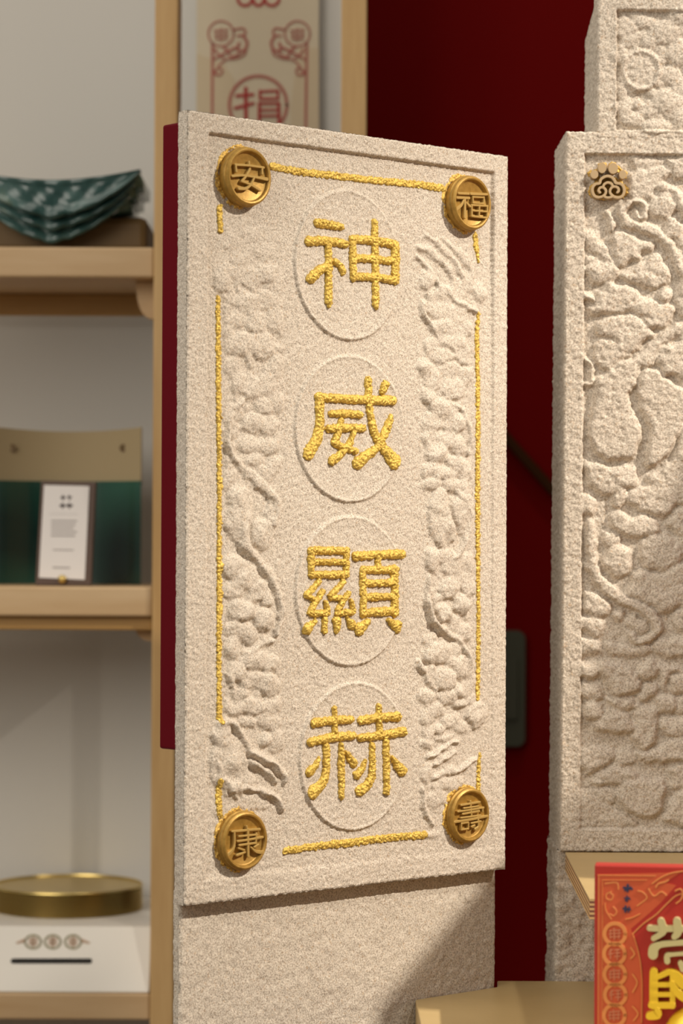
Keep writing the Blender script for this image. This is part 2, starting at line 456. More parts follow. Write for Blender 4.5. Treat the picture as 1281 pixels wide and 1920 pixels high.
# recessed field inside a plain raised border
rTL = PL.uv(388, 248); rTR = PL.uv(926, 321); rBR = PL.uv(926, 1592); rBL = PL.uv(388, 1659)
ra, rb = .5*(rTL[0]+rBL[0]), .5*(rTR[0]+rBR[0]); rc, rd_ = .5*(rBL[1]+rBR[1]), .5*(rTL[1]+rTR[1])
e = .0012
RD = .0028
mask = smoothstep(ra, ra+e, fl.S)*(1-smoothstep(rb-e, rb, fl.S))*(1-smoothstep(rd_-e*.6, rd_, fl.V))*smoothstep(rc, rc+e*3, fl.V)
fade = .35+.65*smoothstep(v0+.02, v0+.30, fl.V)
fade2 = 1-.5*smoothstep(.05, .2, fl.S)*(1-smoothstep(v1-.15, v1-.06, fl.V))
fl.h = -RD*mask*fade*fade2
# raised roundels behind the characters
CIR = [(657, 497, 102, 145), (659, 804, 104, 142), (660, 1108, 105, 145), (665, 1418, 104, 143)]
for cx, cy, rx, ry in CIR:
    c = PL.uv(cx, cy); a = abs(PL.uv(cx+rx, cy)[0]-PL.uv(cx-rx, cy)[0])/2; b = abs(PL.uv(cx, cy-ry)[1]-PL.uv(cx, cy+ry)[1])/2
    q = np.sqrt(((fl.S-c[0])/a)**2+((fl.V-c[1])/b)**2)
    fl.h += .0013*(1-smoothstep(.955, .985, q))*(.75+.25*smoothstep(.80, .96, q)) + .0006*np.exp(-((q-.955)/.018)**2)
# side columns: coiling dragons among clouds
def prim(fl, pl, spec):
    for it in spec:
        if it[0] == 'b':
            _, x, y, rx, ry, h = it[:6]; rot = it[6] if len(it) > 6 else 0
            c = pl.uv(x, y); k = pl.scale(x, y); fx = k/abs((pl.uv(x+1, y)[0]-pl.uv(x, y)[0]))
            fl.blob(c, rx*k/fx if False else rx*abs(pl.uv(x+1, y)[0]-pl.uv(x, y)[0]), ry*k, h*.6, math.radians(rot), .6, h*.4)
        elif it[0] == 'r':
            _, pts, w, h = it; ws = w if isinstance(w, (list, tuple)) else [w]*len(pts)
            P = [pl.uv(*p) for p in pts]; r = [q*pl.scale(*pts[0])/2 for q in ws]
            P, r = smooth_path(P, r, 5); fl.cap(P, r, h*.7, h*.3)
        elif it[0] == 'p':
            _, pts, h = it; P = [pl.uv(*q) for q in pts]; P.append(P[0]); P, _r = smooth_path(P, [1]*len(P), 3); fl.plateau(P[:-1], h, .0048)
        elif it[0] == 'g':
            _, pts, w, h = it; P = [pl.uv(*p) for p in pts]; P, r = smooth_path(P, [1]*len(P), 5)
            fl.ringgroove(P, w*pl.scale(*pts[0])/2, h)
b, r, g = 'b', 'r', 'g'
LEFT = [
 # upper faint clouds
 (b,440,455,24,16,.0007),(b,480,440,20,14,.0006),(b,500,470,20,18,.0008),(b,455,485,22,14,.0008),(b,520,455,14,20,.0006),
 (b,421,525,17,22,.0022),(b,450,512,16,16,.0013),(b,475,520,22,20,.0016),(b,503,512,17,20,.0022),(b,440,560,20,12,.0012),
 (b,470,570,24,22,.0020),(b,507,562,22,18,.0017),(b,525,535,12,22,.0012),(b,448,600,20,14,.0016),(b,485,605,20,22,.0022),
 (b,520,600,16,24,.0016),(b,455,645,24,22,.0022),(b,492,650,26,26,.0024),(b,522,690,16,26,.0018),(b,440,685,16,20,.0018),
 (b,470,725,30,24,.0024),(b,507,722,18,22,.0018),(b,520,752,16,18,.0016),(b,500,765,20,16,.0019),
 (b,478,795,22,18,.0022),(b,508,800,18,20,.0019),(b,470,832,20,16,.0020),(b,505,838,24,18,.0024),(b,480,865,18,14,.0018),
 (b,500,890,20,18,.0015),(b,440,885,12,20,.0014),(b,515,872,14,16,.0015),
 (g,[(455,748),(436,790),(432,830),(445,865),(475,895),(510,925),(528,960),(524,985)],22,.0003),
 (r,[(458,750),(440,780),(431,815),(434,845),(450,868),(478,893),(508,922),(522,950),(518,978)],[9,11,12,14,15,17,20,22,22],.0030),
 (b,455,940,24,30,.0026),(b,445,975,20,34,.0026),(b,430,905,10,14,.0014),
 (g,[(490,930),(488,965),(478,1000)],8,.0004),
 (r,[(452,930),(462,965),(456,1000),(470,1035),(495,1065),(515,1095),(526,1130),(526,1160),(516,1188)],[30,34,30,24,18,15,12,12,12],.0034),
 (b,496,1002,22,28,.0028),(b,515,965,14,24,.0022),
 (g,[(434,1015),(455,1040),(482,1068),(502,1095),(515,1125),(518,1160)],10,.0002),
 (b,440,1065,22,26,.0026),(b,462,1085,26,24,.0028),(b,488,1110,19,17,.0034),(b,442,1108,18,20,.0022),
 (b,455,1147,26,20,.0036),(b,496,1162,19,19,.0034),(b,505,1125,10,14,.0022),(b,440,1180,18,16,.0022),(b,464,1190,24,20,.0030),
 (b,437,1218,12,20,.0026),(r,[(512,1200),(490,1210),(465,1225)],[12,14,12],.0026),(b,480,1238,24,18,.0030),(b,510,1245,18,16,.0024),
 (b,445,1260,20,18,.0024),(b,475,1275,26,18,.0028),(b,505,1285,22,20,.0032),(b,455,1300,16,12,.0022),
 (r,[(432,1270),(437,1295),(442,1308)],[10,10,8],.0026),
 (b,472,1325,30,16,.0032),(b,510,1322,16,20,.0022),(b,445,1330,16,14,.0018),(b,500,1350,20,16,.0018),(b,470,1357,12,10,.0020),
 (b,497,1387,11,13,.0022),(b,520,1390,14,24,.0014),(b,515,1355,14,16,.0018),
 (b,430,1430,34,50,.0026,12),(b,452,1400,16,30,.0018),(b,455,1465,26,26,.0022),
 (g,[(436,1368),(455,1388),(467,1410),(470,1430)],10,.0004),
 (r,[(412,1358),(430,1354),(448,1368),(462,1390),(478,1412),(500,1428),(522,1440),(535,1458),(533,1474)],[12,14,15,15,15,14,12,10,6],.0036),
 (b,417,1379,18,21,.0036),
 (g,[(466,1428),(470,1445),(488,1462),(508,1470)],8,.0003),(g,[(490,1434),(510,1446),(524,1462)],7,.0003),
 (r,[(472,1432),(486,1440),(500,1450),(512,1460),(518,1470)],[12,13,12,10,6],.0030),
 (r,[(408,1430),(416,1458),(435,1475),(462,1480),(488,1480),(508,1490),(520,1503),(530,1520)],[8,10,12,13,13,12,10,5],.0034),
 (r,[(424,1482),(430,1492)],[6,5],.0018),(r,[(440,1488),(448,1498)],[6,5],.0018),(b,480,1505,30,16,.0010),
]
RIGHT = [
 (r,[(800,440),(830,462),(858,490),(872,520),(874,548)],[8,12,14,14,8],.0020),
 (r,[(790,458),(815,478),(840,500),(852,530),(850,552)],[8,12,14,14,8],.0024),
 (r,[(790,482),(806,500),(822,520),(828,540)],[8,12,13,10],.0022),
 (r,[(835,448),(862,470),(882,490),(893,520)],[8,14,16,10],.0018),
 (b,805,525,14,20,.0022),(b,835,552,20,18,.0022),(b,812,558,10,14,.0018),(b,862,545,16,22,.0018),(b,903,548,14,18,.0026),(b,885,530,12,16,.0016),
 (r,[(842,545),(856,562),(876,575),(894,582)],[10,13,13,9],.0030),
 (r,[(795,570),(800,595),(812,615),(822,630)],[10,12,12,8],.0026),
 (b,828,580,26,18,.0020),(b,858,590,24,20,.0022),(b,872,615,18,20,.0022),(b,835,612,24,16,.0024),(b,850,640,28,18,.0026),
 (b,812,650,16,16,.0020),(b,830,668,20,14,.0024),(b,868,660,16,22,.0020),(b,800,690,14,16,.0020),(b,845,695,22,16,.0022),(b,870,705,16,18,.0020),
 (b,815,712,16,18,.0022),(b,850,728,24,20,.0030),(b,805,740,14,18,.0020),
 (g,[(858,765),(875,790),(882,820),(880,845)],12,.0004),
 (r,[(846,752),(866,772),(880,798),(886,826),(880,852)],[10,12,11,10,8],.0026),
 (b,832,768,26,22,.0030),(b,852,795,22,20,.0028),(b,812,790,18,16,.0022),(b,806,820,14,18,.0020),(b,838,825,22,16,.0024),
 (b,818,850,22,20,.0030),(b,862,838,16,18,.0022),(b,856,868,20,14,.0022),(b,808,880,16,14,.0022),(b,832,890,22,14,.0024),(b,872,885,14,20,.0018),
 (b,812,908,14,14,.0022),(b,846,910,20,14,.0026),(b,868,915,14,18,.0022),
 (b,868,960,22,42,.0026,-14),(b,826,960,22,42,.0030),(b,832,990,24,36,.0034),
 (g,[(846,925),(843,948),(850,975),(856,1000)],7,.0003),
 (r,[(858,925),(874,945),(884,970),(876,1005),(866,1030),(850,1048)],[14,18,18,18,16,14],.0030),
 (b,812,1050,14,22,.0030),(b,835,1045,16,18,.0022),(b,850,1065,22,16,.0024),(b,872,1058,18,20,.0022),(b,862,1085,22,16,.0022),
 (b,842,1102,22,20,.0036,20),(b,878,1100,14,18,.0020),(b,867,1136,19,19,.0036),(b,830,1152,17,19,.0036),(b,822,1122,10,8,.0024),(b,852,1165,14,12,.0020),
 (g,[(806,1115),(809,1150),(822,1175),(845,1192)],18,.0003),
 (r,[(806,1082),(801,1110),(804,1142),(815,1168),(835,1188),(858,1200),(872,1218),(880,1240)],[9,11,13,13,13,11,9,6],.0032),
 (b,868,1185,16,18,.0026),(b,852,1178,12,10,.0024),(b,802,1200,12,10,.0014),
 (b,818,1226,26,22,.0034),(b,852,1218,14,14,.0024),(b,868,1252,20,22,.0030),(b,845,1240,14,12,.0024),
 (r,[(784,1240),(795,1262),(806,1280),(815,1292)],[10,13,13,9],.0030),
 (b,832,1272,24,22,.0036),(b,805,1262,14,14,.0024),(b,868,1292,22,14,.0028),(b,885,1278,10,14,.0018),
 (b,800,1305,18,14,.0026),(b,836,1308,20,16,.0026),(b,860,1320,12,10,.0030),(b,818,1332,18,12,.0022),(b,880,1310,14,10,.0018),
 (r,[(878,1345),(882,1328),(897,1322),(908,1334),(905,1352),(890,1360)],[9,10,10,10,10,9],.0024),(b,893,1342,13,17,.0028),
 (b,800,1345,12,14,.0020),(b,843,1350,18,14,.0018),(b,824,1368,11,11,.0030),(b,802,1372,12,14,.0016),(b,865,1365,14,12,.0014),
 (r,[(800,1420),(820,1410),(838,1398),(860,1392)],[7,10,10,6],.0022),(r,[(812,1436),(832,1426),(856,1410)],[7,10,7],.0022),
 (r,[(815,1455),(845,1446),(872,1438),(892,1424)],[8,12,12,6],.0024),(b,800,1395,12,12,.0016),(b,832,1385,16,8,.0014),
 (b,842,1470,30,14,.0012),(b,800,1450,10,20,.0012),
 (r,[(790,1480),(794,1505),(800,1528),(812,1543)],[9,12,12,6],.0026),(b,818,1500,18,20,.0012),(b,812,1565,12,8,.0014),
]
prim(fl, PL, LEFT); prim(fl, PL, RIGHT)
# fine cloud curls between the larger forms
def fill(fl, pl, box_, n, rmin, rmax, h, seed):
    rg = random.Random(seed)
    for _ in range(n):
        x = rg.uniform(box_[0], box_[1]); y = rg.uniform(box_[2], box_[3]); q = rg.uniform(rmin, rmax)
        c = pl.uv(x, y); k = pl.scale(x, y); fl.blob(c, q*k*rg.uniform(.8, 1.2), q*k*rg.uniform(.7, 1.3), h*rg.uniform(.5, 1), rg.uniform(0, 3), .5, h*.1)
fill(fl, PL, (428, 530, 500, 900), 120, 6, 12, .0013, 1)
fill(fl, PL, (428, 528, 1050, 1340), 50, 6, 11, .0014, 2)
fill(fl, PL, (795, 885, 560, 920), 110, 6, 12, .0013, 3)
fill(fl, PL, (798, 885, 1040, 1330), 50, 6, 11, .0014, 4)
rs = fl.r.copy(); ss = np.std(rs)
def lowpass(a, sig):
    ky = np.fft.fftfreq(a.shape[0])[:, None]; kx = np.fft.fftfreq(a.shape[1])[None, :]
    return np.fft.ifft2(np.fft.fft2(a)*np.exp(-2*(math.pi**2)*(sig**2)*(kx*kx+ky*ky))).real
soft = 1.0-.35*smoothstep(v1-.13, v1-.03, fl.V)
rs = warp(rs, 1.2, 4); rs = rs*(1+.16*gblur(RNG.randn(*rs.shape), 4.5)+.10*gblur(RNG.randn(*rs.shape), 9))
fl.h = fl.h + lowpass(rs, .9)*soft*1.08
fl.h = lowpass(np.pad(fl.h, 8, mode='edge'), .6)[8:-8, 8:-8]
base = PL.w(s1/2, v0, -T1/2)
plq = empty('stone_plaque', base, 'large beige sandstone plaque with four gold characters and a gold medallion at each corner', 'plaque')
wrap_mesh('carved_slab', PL, fl, T1, M['stone'], plq, amp=.00011, sig=(.8, 1.5), close=False)
# red lacquer backing board
zt = PL.uv(333, 228, -T1)[1]; zb = PL.uv(328, 1407, -T1)[1]
bb = MB(); BT = .016; z0_, z1_ = zb, zt
c4 = [PL.w(.0006, 0, -T1+.0008), PL.w(s1-.012, 0, -T1+.0008), PL.w(s1-.012, 0, -T1-BT), PL.w(.0006, 0, -T1-BT)]
bb.hexa([Vector((c.x, c.y, 1.35+z0_)) for c in c4], [Vector((c.x, c.y, 1.35+z1_)) for c in c4])
bevel(bb.build('backing_board', M['lacquer'], plq, label='dark red lacquered backing board'), .0015)
# the four painted characters
CH = {
 '神': (540, 370, 4.927, [([(285,235),(395,250),(505,270)],[75,70,62]),([(205,405),(360,400),(545,430)],[85,78,70]),([(385,430),(390,620),(388,960)],[70,78,76]),
   ([(388,620),(300,680),(225,745)],[60,85,100]),([(450,590),(500,640),(520,690)],[50,62,66]),([(612,385),(618,745)],[78,72]),([(610,385),(820,398),(1008,438)],[78,72,80]),
   ([(1003,440),(1003,765)],[88,80]),([(640,560),(820,570),(990,590)],[66,66,66]),([(620,728),(820,738),(1005,765)],[70,70,70]),([(815,235),(820,600),(820,990)],[66,74,70]),([(820,990),(826,1030)],[60,20]),([(388,950),(388,1005)],[76,25])]),
 '威': (540, 680, 4.927, [([(290,318),(520,332),(760,345),(970,350)],[78,74,80,88]),([(305,318),(305,450),(305,600)],[90,92,98]),([(305,600),(270,720),(205,835)],[98,110,125]),
   ([(745,170),(750,340)],[80,76]),([(752,350),(770,500),(805,650),(865,760),(925,840),(985,915)],[66,70,82,90,110,150]),([(902,205),(878,265)],[78,68]),([(408,470),(540,468),(672,482)],[58,66,62]),
   ([(380,612),(530,600),(700,606)],[66,70,68]),([(497,535),(482,620),(432,735)],[56,60,68]),([(432,740),(520,780),(628,815)],[66,66,60]),([(612,640),(575,745),(500,840),(415,905)],[56,64,66,84]),
   ([(950,515),(905,640),(830,780),(740,855),(655,925)],[66,84,66,90,125])]),
 '顯': (540, 990, 4.927, [([(225,208),(545,210)],66),([(218,205),(222,435)],66),([(545,208),(540,430)],58),([(225,312),(545,315)],52),([(222,430),(540,432)],66),
   ([(290,495),(180,620)],[50,66]),([(180,625),(235,655)],[56,50]),([(325,590),(260,680),(210,780)],[56,66,62]),([(215,788),(370,785)],58),([(355,690),(370,780)],[44,56]),
   ([(515,495),(400,625)],[50,66]),([(405,640),(490,650)],[56,52]),([(560,605),(500,690),(460,770)],[50,60,58]),([(460,782),(595,778)],58),([(580,670),(602,770)],[36,50]),
   ([(250,860),(180,935)],[36,100]),([(342,850),(340,945)],[62,58]),([(452,860),(452,940)],[84,62]),([(545,830),(590,895)],[30,95]),
   ([(628,262),(830,246),(1060,242)],[80,68,84]),([(830,260),(830,380)],68),([(690,390),(1000,385)],66),([(692,385),(698,795)],[70,74]),([(985,385),(985,785)],[78,82]),
   ([(700,510),(980,505)],58),([(700,638),(980,632)],62),([(690,785),(990,765)],[76,72]),([(740,862),(660,935)],[56,115]),([(925,850),(1010,915)],[34,120])]),
 '赫': (540, 1290, 4.927, [([(425,190),(430,400)],[46,62]),([(240,325),(400,300),(575,292)],[84,72,72]),([(205,500),(400,458),(600,440)],[76,80,72]),([(352,540),(350,760),(310,880),(225,965)],[66,76,92,120]),
   ([(485,530),(488,760),(490,1005)],[48,66,56]),([(278,655),(240,730),(195,775)],[26,70,84]),([(525,590),(565,640),(600,695)],[26,62,82]),([(835,170),(840,400)],[52,66]),
   ([(670,300),(850,270),(1005,265)],[80,70,84]),([(665,460),(860,435),(1055,402)],[72,72,84]),([(770,530),(772,790),(730,890),(660,950)],[60,72,88,105]),([(900,500),(905,960)],[64,70]),
   ([(705,670),(680,740),(630,800)],[24,62,84]),([(955,640),(1000,710),(1045,765)],[24,74,96])]),
}
WORD = {'神': 'top', '威': 'second', '顯': 'third', '赫': 'bottom'}
for ch, (x0, y0, k, spec) in CH.items():
    st = onto(PL, S_(x0, y0, k, spec), 0, True, .00035)
    gold_mesh('inscription_character', PL, fl, st, .0021, M['gold'], plq, label='raised gold painted character %s, %s of the column' % (ch, WORD[ch]), step=.00030)
# gold border lines
LINES = [([(515,311),(560,320),(620,327),(700,337),(770,343),(835,352)],[12,14,13,13,13,14]),([(418,388),(418,410),(419,432)],[13,11,10]),
 ([(414,558),(415,700),(416,850),(416,1000),(415,1150),(414,1250),(414,1352)],[9,11,10,10,12,10,12]),([(412,1464),(412,1495),(414,1530)],[10,15,12]),
 ([(897,440),(899,465),(903,490)],[11,12,4]),([(901,588),(898,640),(899,800),(898,950),(899,1150),(898,1250),(897,1310)],[6,10,10,11,8,9,8]),
 ([(901,1413),(898,1440),(898,1480)],[3,9,9]),([(536,1596),(600,1586),(660,1580),(720,1572),(796,1566)],[12,13,15,13,14])]
for pts, w in LINES:
    st = onto(PL, [(pts, [q/2 for q in w])], 0, True, .0002)
    gold_mesh('gold_border_line', PL, fl, st, .0009, M['gold'], plq, step=.0003, edge=.00028)
# medallions
COIN = {
 '安': (469, 330.5, 390, 250, 8.54, [([(670,455),(672,500)],38),([(450,500),(670,515),(905,548)],[44,40,40]),([(455,505),(465,612)],38),([(880,550),(880,650)],36),
   ([(400,682),(560,672),(740,695),(955,735)],[48,42,42,62]),([(682,570),(620,680),(552,765)],[42,44,46]),([(552,765),(690,820),(842,912)],[42,42,40]),([(750,705),(700,810),(620,880),(505,880)],[36,44,50,60])], 'upper left'),
 '福': (887.5, 380, 810, 310, 8.54, [([(435,445),(600,455)],42),([(412,515),(608,522)],46),([(540,540),(540,830)],[44,56]),([(520,560),(480,640),(405,700)],[36,48,62]),([(565,600),(620,655)],[36,46]),
   ([(632,455),(890,465)],[46,42]),([(662,505),(845,515)],30),([(665,505),(668,600)],30),([(842,510),(838,612)],30),([(665,600),(838,612)],30),
   ([(642,635),(900,652)],34),([(645,635),(648,812)],34),([(895,650),(890,842)],34),([(645,812),(890,842)],36),([(645,722),(895,742)],32),([(766,640),(760,828)],34)], 'upper right'),
 '康': (461.5, 1577, 390, 1490, 8.54, [([(632,510),(640,580)],34),([(400,592),(640,572),(840,556)],[40,38,44]),([(435,592),(435,800),(395,900),(325,968)],[40,42,50,64]),([(650,560),(655,985)],[48,50]),
   ([(505,670),(800,642)],34),([(785,625),(775,782)],36),([(485,747),(650,725),(885,682)],[40,36,44]),([(512,812),(780,775)],38),([(500,860),(590,890)],36),([(472,972),(600,925)],[44,34]),
   ([(815,800),(750,840)],34),([(695,845),(780,915),(885,925)],[30,50,66])], 'lower left'),
 '壽': (884, 1529, 810, 1450, 8.54, [([(630,450),(638,560)],38),([(480,512),(780,462)],36),([(525,560),(760,528)],30),([(430,615),(640,585),(840,550)],34),([(505,652),(768,606)],36),([(640,610),(645,680)],32),
   ([(825,555),(822,610)],30),([(475,715),(790,675)],32),([(370,782),(640,738),(900,685)],[44,42,44]),([(480,805),(592,788)],30),([(480,805),(480,905)],30),([(592,790),(592,888)],30),([(480,905),(592,888)],30),
   ([(640,800),(790,770)],32),([(748,740),(748,850),(700,895)],[34,36,48]),([(640,855),(690,832)],32)], 'lower right'),
}
CP = .0064; CR = .0168
for ch, (fx, fy, x0, y0, k, spec, where) in COIN.items():
    hb = -.0012
    c = PL.uv(fx, fy, CP+hb); R = CR
    mb = MB(); cc = PL.w(c[0], c[1], hb)
    prof = [(R+.0002, -.0016), (R+.0008, .0004), (R+.0008, .0026), (R+.0002, .0031), (R-.0001, .0035), (R+.0003, .0040), (R+.0003, CP-.0010), (R-.0004, CP-.0003),
            (R-.0010, CP), (R-.0019, CP-.0002), (R-.0024, CP-.0010), (R-.0026, .0044), (R-.0034, .0040), (.0001, .0039)]
    lathe(mb, cc, PL.n, prof, 72)
    lab = 'round gilt medallion with the character %s at the %s corner' % (ch, where)
    md = mb.build('medallion', M['bronze'], plq, True, label=lab)
    md.data.polygons.foreach_set('use_smooth', [True]*len(md.data.polygons))
    es = md.modifiers.new('es', 'EDGE_SPLIT'); es.split_angle = math.radians(38)
    g2 = MB()
    for i_, (pts, w) in enumerate(onto(PL, S_(x0, y0, k, spec), CP+hb, True)):
        stroke_prism(g2, lambda u, v, h: PL.w(u, v, h), pts, [q*1.0 for q in w], hb+.0035, hb+CP-.0002+.00003*i_, .0003)
    g2.build('raised_character', M['bronze_hi'], md)
    # gold paint spilled round the foot of the medallion
    ring = []
    for q in range(25):
        a = 2*math.pi*q/24; ring.append((c[0]+(R+.0006)*math.cos(a)-.0009, c[1]+(R+.0006)*math.sin(a)+.0004))
    gold_mesh('gold_paint_ring', PL, fl, [(ring, [.0015+.0006*math.sin(q*1.7+fx) for q in range(25)])], .0004, M['goldthin'], plq, step=.0004, edge=.00045)

# ---------------------------------------------------------------- pedestal under the plaque
PB = Plane((0, 0, 0), TH); PB.o = PL.o - PL.n*T1
ps1 = PB.uv(930, 1740)[0]; ptop = PB.uv(640, 1600)[1]
fp = Field(.0043, ps1, -.62, PB.uv(640, 1640)[1], .0012)
fp.h = gblur(RNG.randn(*fp.S.shape), 9)*.00006
pd = empty('stone_pedestal', PB.w(ps1/2, -1.35, -.03), 'plain beige sandstone pedestal standing below and behind the plaque', 'pedestal')
wrap_mesh('pedestal_block', PB, fp, .006, M['stone3'], pd, amp=.00014, sig=(.7, 1.6), close=False)
lower = MB()
c4 = [PB.w(.0047, 0, -.0055), PB.w(ps1-.001, 0, -.0055), PB.w(ps1-.001, 0, -.07), PB.w(.068, 0, -.07)]
lower.hexa([Vector((q.x, q.y, 0)) for q in c4], [Vector((q.x, q.y, 1.35+fp.v[-1]-.003)) for q in c4])
lower.build('plinth_shaft', M['stone3'], pd)
up = MB()
c4 = [PB.w(.03+.02, 0, -BT-.001), PB.w(ps1-.03, 0, -BT-.001), PB.w(ps1-.03, 0, -.055), PB.w(.03+.05, 0, -.055)]
up.hexa([Vector((q.x, q.y, 1.35+fp.v[-1]-.002)) for q in c4], [Vector((q.x, q.y, 1.35+zt-.06)) for q in c4])
up.build('support_upright', M['stone3'], pd)

# ================================================================== RIGHT STELE
YR = 1.70
PR = Plane((0, YR, 1.35), 0.0); 
sl = PR.uv(1053, 920)[0]; sr = sl+.205
vb = PR.uv(1150, 1597)[1]; vt = PR.uv(1150, 247)[1]
fr = Field(sl, sr, vb, vt, .0007)
ia = PR.uv(1088, 900)[0]; it = PR.uv(1150, 287)[1]; ib = PR.uv(1150, 1556)[1]
mk_ = smoothstep(ia, ia+.001, fr.S)*(1-smoothstep(it-.001, it, fr.V))*smoothstep(ib, ib+.001, fr.V)
fr.h = -.0038*mk_
def rel(x0, y0, k, items):
    out = []
    for it in items:
        if it[0] == 'p': out.append(('p', tr(x0, y0, k, it[1]), it[2]))
        elif it[0] == 'r': out.append(('r', tr(x0, y0, k, it[1]), [q/k for q in it[2]] if isinstance(it[2], list) else it[2]/k, it[3]))
        elif it[0] == 'b': out.append(('b', x0+it[1]/k, y0+it[2]/k, it[3]/k, it[4]/k, it[5]))
        elif it[0] == 'g': out.append(('g', tr(x0, y0, k, it[1]), it[2]/k, it[3]))
    return out
p = 'p'
